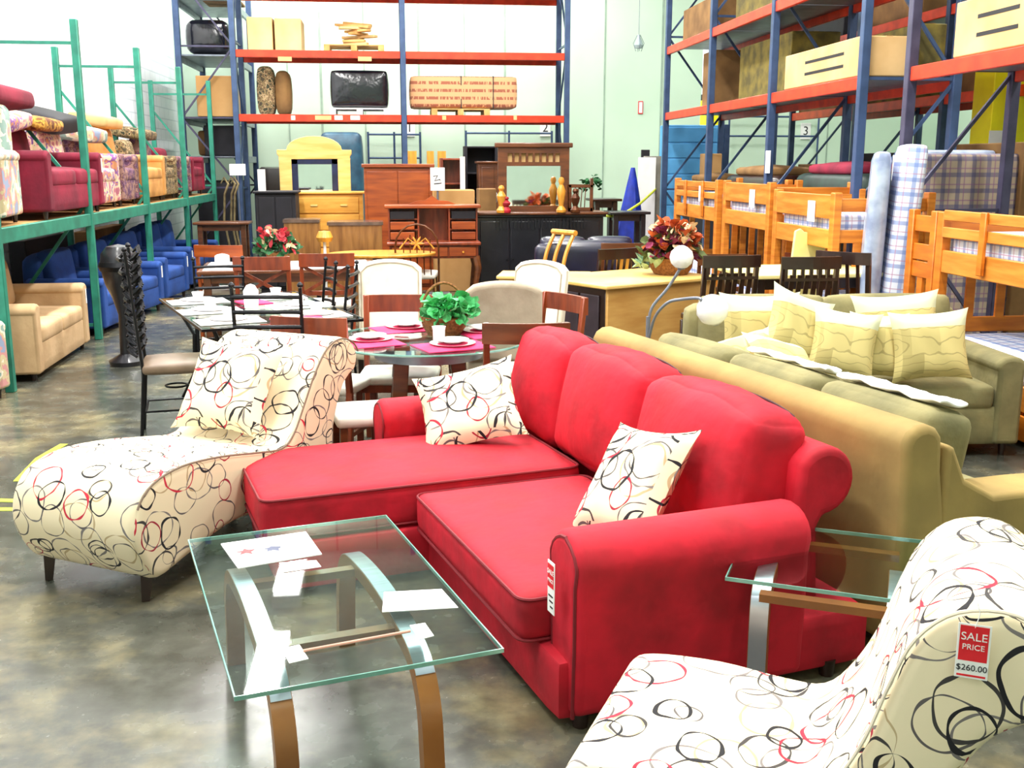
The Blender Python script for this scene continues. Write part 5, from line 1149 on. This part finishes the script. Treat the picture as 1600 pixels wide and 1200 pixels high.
B().cyl((0, 0, .1), (0, 0, CEIL - p.z), .006, n=6).done('wire', GALV, o); B().lathe([(.001, -.12), (.06, -.11), (.085, -.05), (.06, .03), (.03, .08), (.03, .13)], n=14).done('bulb', mat('bulb_glass', '#aebfc0', rough=.15), o)
for k in range(4): a = k * PI / 2; B().tube([(.03 * math.cos(a), .03 * math.sin(a), .12), (.10 * math.cos(a), .10 * math.sin(a), -.02), (.05 * math.cos(a), .05 * math.sin(a), -.16)], .006, 5).done('cage_wire', GALV, o)
# corner stands and sign
p = aty(370, 262, 18.9); X0, X1, z0, z1 = ext(358, 256, 384, 274, 18.3)
o = thing('notice_board', 'small white notice hanging from the first blue post of the orange rack', 'sign', ((X0 + X1) / 2, 18.3, z0)); B().box(-(X1 - X0) / 2, (X1 - X0) / 2, 0, .015, 0, z1 - z0).done('plate', WHITE, o); B().cyl((0, .01, -z0), (0, .01, .0), .012, n=6).done('pole', GALV, o)
for k, (px, lab) in enumerate(((350, 'left'), (358, 'middle'), (366, 'right'))):
    Yk = 17.2; q = aty(px, 280, Yk); o = thing('scroll_stand', 'bronze scrolled metal stand, the %s of three by the blue rack post' % lab, 'stand', (q.x, Yk + .2 * (k % 2), 0))
    B().tube([(0, 0, 0), (.03, 0, .5), (-.03, 0, .9), (.0, 0, 1.3), (.06, 0, 1.45), (.0, 0, 1.55), (-.05, 0, 1.46)], [.02, .018, .018, .02, .02, .018, .012], 7).done('stem', mat('antique_bronze', '#a89870', '#5c4c38', .4, metal=.6), o)
    B().lathe([(.12, 0), (.10, .03), (.02, .05)], n=12).done('foot', BRONZE, o)
q = aty(342, 300, 16.6)
o = wood_table('side_table', 'round-cornered brown side table with pale top near the end of the green rack', (q.x + .1, 16.2, 0), 0, .8, .5, .92, WALNUT); 

# ================================================================== RIGHT-HAND SIDE
# pine-topped desk with flower basket
p0, p1, p2 = at(950, 447, .77), at(1122, 432, .77), at(868, 430, .77)
ang = math.degrees(math.atan2(p1.y - p0.y, p1.x - p0.x)); L_ = (p1 - p0).length; D_ = .95
dk = thing('counter_desk', 'large pine counter desk with dark left side panel and pale top', 'desk', p0.xyz - Vector((0, 0, .77)), ang)
B().box(-.04, L_ + .02, -.03, D_, .74, .775).done('desktop', LPINE, dk, .01)
B().box(0, L_ - .02, 0, .03, .0, .74).done('front_panel', mat('pine_panel', '#d9ac62', '#c08c46', .5, scale=2, stretch=(1, 1, 5)), dk, .004, 1)
B().box(L_ - .05, L_ - .02, 0, D_ - .05, 0, .74).done('side_panel', LPINE, dk, .004, 1)
B().box(.0, .03, .03, D_ - .05, 0, .74).done('dark_side_panel', ESP, dk, .004, 1)
for k in range(3): B().box(-.015, .0, .1 + k * .27, .1 + k * .27 + .24, .12, .68).done('drawer_front', mat('dark_violet_panel', '#3a3038', '#2a222a', .4), dk, .006)
# angled wing running back-left from the desk
wg = thing('desk_return', 'low pine-topped return desk running left behind the grey armless chair', 'desk', (p2.x - .1, p2.y - .1, 0), ang - 42)
B().box(-.45, .38, -.0, .5, .74, .77).done('desktop', LPINE, wg, .008); B().box(-.43, .36, .03, .05, .1, .74).done('modesty_panel', mat('pine_panel', '#d9ac62'), wg)
for x in (-.4, .33): B().box(x - .02, x + .02, .05, .46, 0, .74).done('side_panel', LPINE, wg)
fb = thing('flower_basket', 'wicker basket of orange, plum and cream silk flowers on the pine desk', 'basket', at(1048, 428, .776))
B().lathe([(.001, 0), (.15, 0), (.19, .06), (.205, .15), (.19, .16), (.16, .05), (.001, .04)], n=24).done('wicker_bowl', WICK, fb)
leaves(110, .26, (0, 0, .17), .10, 21, .9).done('leaves', mat('olive_leaf', '#5c6a34', '#3c4622', .7), fb, smooth=False)
leaves(110, .25, (0, -.03, .21), .09, 22, 1.1).done('orange_blooms', FORG, fb, smooth=False)
leaves(70, .24, (-.04, -.06, .18), .09, 23, 1.0).done('plum_blooms', FPUR, fb, smooth=False)
leaves(40, .24, (.03, -.06, .22), .08, 24, 1.1).done('cream_blooms', FCRM, fb, smooth=False)['kind'] = 'stuff'
leaves(16, .12, (-.20, -.05, .07), .10, 25, .8).done('pale_leaves', mat('pale_leaf', '#a8c8a8', '#88a888', .7), fb, smooth=False)
# pair of white lamps on one stand
fl = thing('reading_lamp', 'two-headed floor lamp with round white shades on curved chrome stems', 'lamp', (at(1040, 520, .8).x + .06, 6.55, 0)); lx, ly = fl.location.x, fl.location.y
B().lathe([(.13, 0), (.13, .02), (.02, .035), (.001, .035)], n=20).done('base', GALV, fl); B().cyl((0, 0, .03), (0, 0, .80), .014, n=10).done('pole', GALV, fl)
for k, (px, py, Yh, rad) in enumerate(((1065, 402, 6.5, .076), (1113, 484, 6.15, .098))):
    h_ = aty(px, py, Yh) - Vector((lx, ly, 0))
    if k == 0: pts = [(0, 0, .70), (.02, -.0, .85), (h_.x * .6, h_.y * .4, .98), (h_.x, h_.y, h_.z - rad * .8)]
    else: pts = [(0, 0, .62), (.03, -.05, .80), (.09, -.12, .90), (.15, -.22, .935), (h_.x - .08, h_.y, h_.z + .07), (h_.x - rad * .7, h_.y, h_.z + .03)]
    B().tube(smooth_loop(pts, 5, False), .010, 8).done('curved_stem', GALV, fl)
    M = T(*h_) @ (R(0) if k == 0 else R(18, 'X') @ R(-20, 'Y'))
    q = B().lathe([(.001, -.95 * rad), (.5 * rad, -.85 * rad), (.86 * rad, -.5 * rad), (rad, 0), (.86 * rad, .5 * rad), (.5 * rad, .82 * rad), (.25 * rad, .95 * rad), (.001, rad)], n=28, M=M).done('white_shade', OPAL, fl)
    B().lathe([(.30 * rad, -1.0 * rad), (.34 * rad, -.94 * rad), (.30 * rad, -.88 * rad)], n=18, M=M).done('socket_ring', GALV, q)
# counter-height dining set in espresso wood, pale top
a_, c_, d_ = at(1176, 431, .90), at(1378, 427, .90), at(1232, 410, .90)
wood_table('counter_table', 'counter-height dark wooden table with pale cream top among slatted chairs', ((a_.x + c_.x) / 2 + .02, (a_.y + c_.y) / 2 + .45, 0), math.degrees(math.atan2(c_.y - a_.y, c_.x - a_.x)), 1.16, .85, .90, CRMP, ESP)
for px, py, rz, lab in ((1140, 399, 184, 'dark slat-back counter chair beside the pine desk'), (1268, 401, 180, 'dark slat-back counter chair in front of the middle of the cream-topped table'), ):
    p = at(px, py, 1.10); wood_chair('counter_chair', lab, (p.x, p.y + .25, 0), rz, 1.10, ESP, False, 6, None, .44, seat=.60, crest=.09, holes=1)
p = at(1366, 389, 1.12); wood_chair('counter_chair', 'dark slat-back counter chair turned sideways at the right end of the cream-topped table', (p.x - .15, p.y - .05, 0), 132, 1.12, ESP, False, 4, None, .42, seat=.60, crest=.09)
# cream chair with tall back behind the counter table
p = aty(1262, 430, 8.9)
cc = thing('cream_chair', 'tall cream painted chair back standing behind the counter table', 'chair', (p.x + .03, 8.95, 0), 12)
B(T(0, .1, .45) @ R(-6, 'X') @ R(9, 'Y') @ T(0, -.1, -.45)).prism([(-.16, .5), (-.16, 1.16), (-.11, 1.19), (-.07, 1.165), (.09, 1.165), (.12, 1.19), (.17, 1.17), (.17, .5)], .09, .12).done('backrest', CRMP, cc, .008)
B().box(-.17, .17, -.25, .12, .44, .47).done('seat', CRMP, cc, .01)
for sx in (-1, 1):
    for y in (-.27, .09): B().box(sx * .15 - .02, sx * .15 + .02, y - .02 + .03 * (y < 0), y + .02 + .03 * (y < 0), 0, .44).done('leg', CRMP, cc)
# dark chairs left of the desk flowers and yellow/black chairs behind
p = aty(948, 388, 10.0); wood_chair('dining_chair', 'black slat-back chair with curved top behind the desk return', (p.x, 10.2, 0), 205, p.z, ESP, False, 5, None, .46, crest=.10)
p = aty(968, 370, 10.8)
yc = wood_chair('dining_chair', 'wooden chair with yellow panel and square openings behind the desk', (p.x, 10.7, 0), 178, .98, WALNUT, False, 0, SEATW, .5)
B().box(-.09, .09, .23, .25, .60, .88).done('yellow_panel', OAKW, yc)
p = aty(836, 357, 11.0); 
cv = thing('curved_chair', 'honey wood chair with a bent slatted back before the black sideboard', 'chair', (p.x, 10.9, 0), -60)
B().cushion((0, 0, .45), (.2, .2, .03), .02, n=6).done('seat', WALNUT, cv)
for x in (-.16, 0, .16): B().tube(smooth_loop([(x, .2, .45), (x, .22, .65), (x, .27, .85), (x, .38, 1.05)], 4, False), .022, 6).done('bent_slat', OAKW, cv)
B().tube([(-.19, .37, 1.05), (.19, .37, 1.05)], .03, 8).done('crest_rail', OAKW, cv)
for sx in (-1, 1):
    for sy in (-1, 1): B().cyl((sx * .17, sy * .17, 0), (sx * .16, sy * .16, .43), .02, n=8).done('leg', WALNUT, cv)
X0, X1, z0, z1 = ext(893, 366, 1026, 420, 10.2)
sf = sofa('loveseat', 'dark navy leather loveseat with curved back behind the pine desk', 'loveseat', ((X0 + X1) / 2 - .05, 11.6, 0), 176, 1.3, .8, mat('navy_leather', '#1b1b38', '#12122a', .35, coat=.3), 2, back=.95, armh=.6)
for k, (px, py, rz, lab) in enumerate(((1130, 396, 174, 'low-backed brown wooden chair behind the flower basket'), (1180, 378, 186, 'reddish wooden chair behind the first dark counter chair'), )):
    p = at(px, py, .92); wood_chair('dining_chair', lab, (p.x, min(p.y, 9.9) + .2, 0), rz, .92, (WALNUT, REDWD)[k], False, 3, None, .46)

# bunk beds
def bunk(name, label, loc, rz, L, W, H, m=PINE, gap=.5, guard=True, lower=True, drawers=False, mt=PLAIDB, upz=None, group=None, cards=True):
    """long side on local X (front, y=0), origin at front left floor corner"""
    t = thing(name, label, 'bunk bed', loc, rz, group); up = upz or H - .32
    for x in (0, L):
        for y in (0, W): B().box(x - .045, x + .045, y - .035, y + .035, 0, H).done('post', m, t, .008, 2)
    for z, nm in ((up - .15, 'upper_side_rail'), (.22, 'lower_side_rail')):
        for y in (-.01, W + .01): B().box(.04, L - .04, y - .015, y + .015, z, z + .16).done(nm, PINEX, t, .006, 1)
    if guard:
        for z in (up + .10, up + .22): B().box(.04, L - .04, -.035, -.01, z, z + .075).done('guard_rail', PINEX, t, .006, 1)
        for x in (L * .3, L * .72): B().box(x - .035, x + .035, -.06, -.035, up - .12, up + .30).done('guard_upright', m, t, .006, 1)
    else:
        B().box(.04, L - .04, -.03, -.005, up + .10, up + .30).done('guard_board', PINEX, t, .006, 1)
    for x in (0, L):
        for z in (H - .16, H - .42, .55, .30): B().box(x - .015, x + .015, .03, W - .03, z, z + .11).done('end_board', m, t, .005, 1)
        for q in range(3): B().box(x - .012, x + .012, W * (.25 + .25 * q) - .035, W * (.25 + .25 * q) + .035, .62, H - .4).done('end_slat', m, t, .004, 1)
    B().cushion((L / 2, W / 2, up + .05), (L / 2 - .05, W / 2 - .03, .09), .05, (0, 0, .02), 8).done('upper_mattress', mt, t, uv=True)
    if lower: B().cushion((L / 2, W / 2, .45), (L / 2 - .05, W / 2 - .03, .10), .05, (0, 0, .03), 8).done('lower_mattress', mt, t, uv=True)
    if drawers:
        B().box(.05, L - .05, .0, W - .05, .03, .21).done('drawer_case', m, t)
        for q in range(2):
            x0 = .06 + q * (L - .12) / 2; d_ = B().box(x0, x0 + (L - .14) / 2, -.03, -.0, .04, .20).done('drawer', m, t, .006); B().lathe([(.001, 0), (.02, .005), (.026, .02), (.001, .03)], n=10, M=T(x0 + (L - .14) / 4, -.03, .12) @ R(90, 'X')).done('knob', LPINE, d_)
    if cards: B().box(L * .62, L * .62 + .16, -.04, -.036, up + .06, up + .24).done('price_card', WHITE, t)
    return t
FX = 3.70
bunk('bunk_bed', 'nearest of three honey pine bunk beds under the orange racks', (FX, 9.95, 0), -90, 1.35, .82, 1.52, guard=False)
bunk('bunk_bed', 'middle of three honey pine bunk beds under the orange racks', (FX, 11.55, 0), -90, 1.4, .82, 1.58, guard=False)
bunk('bunk_bed', 'farthest of three honey pine bunk beds, next to the blue cupboard', (FX, 13.6, 0), -90, 1.75, .82, 1.58, guard=True)
NX = aty(1476, 350, 7.25).x
bunk('bunk_bed', 'large orange-toned pine bunk bed with guard rails and drawers at the right edge', (NX, 7.25, 0), -90, 1.98, .95, 1.42, mat('orange_pine', '#e0821e', '#c0640f', .45, scale=2, stretch=(1, 1, 7)), guard=True, drawers=True, upz=1.14)
hbm = MATS['orange_pine']
hd = thing('bed_headboard', 'orange pine headboard with slats standing between the plaid mattresses and the near bunk bed', 'headboard', (NX, 7.70, 0), -90)
for x in (0, .34): B().box(x - .04, x + .04, -.03, .03, 0, 1.42).done('post', hbm, hd, .006, 1)
for z in (1.26, 1.05, .92, .3): B().box(.04, .30, -.012, .012, z, z + .12).done('cross_board', hbm, hd, .004, 1)
B().box(.13, .21, -.012, .012, .42, .92).done('slat', hbm, hd)
# mattresses standing on edge
def mattress(name, label, c, h, m, rot=(0, 0, 0), group=None):
    o = B().cushion((0, 0, 0), h, .05, (.02, .01, .0), 8).done(name, m, uv=True); o.location = c; o.rotation_euler = [math.radians(q) for q in rot]; tag(o, label, 'mattress', group)
    return o
PLW = mat('cloudy_plastic', '#b8c6dc', '#8694b4', .2, spec=.8, bump=.6, bscale=9)
mattress('mattress', 'plastic-wrapped bluish mattress standing on end beside the pine bunk', (aty(1369, 300, 8.3).x, 8.3, .93), (.07, .42, .92), PLW, (0, 1.5, -24))
mattress('mattress', 'blue and white plaid mattress standing on end, leaning slightly left', (aty(1408, 300, 8.25).x, 8.25, .955), (.095, .42, .95), PLAIDB, (0, 3.5, -22))
X0, X1, z0, z1 = ext(1432, 240, 1585, 315, 9.35)
mattress('mattress', 'dark plaid futon mattress standing upright behind the near bunk bed', ((X0 + X1) / 2, 9.42, z1 / 2), ((X1 - X0) / 2, .16, z1 / 2), PLAIDD)
X0, X1, z0, z1 = ext(1440, 234, 1560, 250, 9.6)
mattress('mattress', 'white plastic-covered mattress standing behind the dark plaid one', ((X0 + X1) / 2, 9.70, z1 / 2), ((X1 - X0) / 2, .09, z1 / 2), PLW)
# stored goods on the floor under the right racks
for k, (y0, y1, x0, x1, h_, m, lab) in enumerate(((15.2, 16.8, 4.65, 5.3, 1.5, DARK, 'dark wrapped goods under the far end of the bunk rack'), (12.6, 14.6, 4.62, 5.3, 1.62, ESP, 'dark brown stored furniture under the middle of the bunk rack'),
        (10.2, 12.0, 4.62, 5.3, 1.66, mat('dark_green_wrap', '#123028', '#0a1c18', .5), 'dark green covered goods under the near bay of the bunk rack'))):
    t = thing('covered_goods', lab, 'goods', ((x0 + x1) / 2, (y0 + y1) / 2, 0))
    B().cushion((0, 0, h_ / 2), ((x1 - x0) / 2, (y1 - y0) / 2, h_ / 2), .12, (.02, .03, .0), 8).done('cover', m, t); B().cushion((0, 0, h_ + .04), ((x1 - x0) / 2 - .05, (y1 - y0) / 3, .05), .04, (0, 0, .04), 6).done('red_blanket' if k == 2 else 'top_blanket', BURG if k == 2 else CARDD, t)
put(B().box(0, .002, -.08, .08, -.13, .13), 'price_notice', WHITE, (RX - .05, 12.3, 1.78), 'white card tied to the rack post above the near small bunk bed', 'sign')
put(B().box(-.09, .09, 0, .003, -.11, .11), 'price_notice', WHITE, (RX - .04, 8.95, 1.72), 'white card tied to the rack post beside the plaid mattress', 'sign')
# dark chairs stacked upside-down high on the right rack
for k, (y, wh) in enumerate(((10.3, 'nearest'), (10.95, 'second'), (11.6, 'farthest'))):
    c_ = wood_chair('dining_chair', 'dark chair standing on the third shelf of the bunk rack, %s of three' % wh, (4.85, y, 3.595), 78 + 9 * k, .95, ESP, False, 4)
for k, (y, wh) in enumerate(((7.5, 'nearer'), (8.25, 'farther'))):
    wood_chair('dining_chair', 'dark chair on top shelf of the nearest right rack, %s of two' % wh, (4.85, y, 4.62), 82 + 7 * k, .95, ESP, False, 4)
# yellow floor tape
def tape(pts, wd, label):
    b = B(); pts = [Vector((p.x, p.y, 0)) for p in pts]; c = pts[0]
    for p, q in zip(pts, pts[1:]): b.bar(p - c, q - c, wd, .002)
    o = b.done('floor_tape', YEL, smooth=False); o.location = (c.x, c.y, .0015); tag(o, label, 'tape')
tape([at(-30, 781), at(38, 783)], .05, 'upper of two short yellow floor stripes left of the white chaise foot')
tape([at(-30, 796), at(36, 796)], .05, 'lower of two short yellow floor stripes left of the white chaise foot')
tape([at(28, 752), at(62, 716), at(100, 694)], .05, 'curved worn yellow stripe on the floor behind the white chaise foot')

for k, (x, y, sx, sy, z, h_, m, lab) in enumerate(((-3.12, 20.7, .7, 1.9, 0, 1.45, DARK, 'added dark box deepening the shade inside the far left corner rack'), (-2.0, 20.6, .8, 1.2, 0, 1.7, ESP, 'added dark brown box deepening the shade behind the white notice by the blue post'),  # dark backing boxes added to darken the corner interior
        (-3.12, 20.9, .7, 1.5, 1.905, .45, CARDD, 'brown carton on the lowest shelf of the corner rack behind the dark box'))):
    t = thing('covered_goods', lab, 'goods', (x, y, z)); B().cushion((0, 0, h_ / 2), (sx / 2, sy / 2, h_ / 2), .06, (.01, .01, .0), 6).done('cover', m, t); B().box(-sx / 2 - .005, sx / 2 + .005, -.02, .02, .02, h_ + .004).done('strap', INK, t)
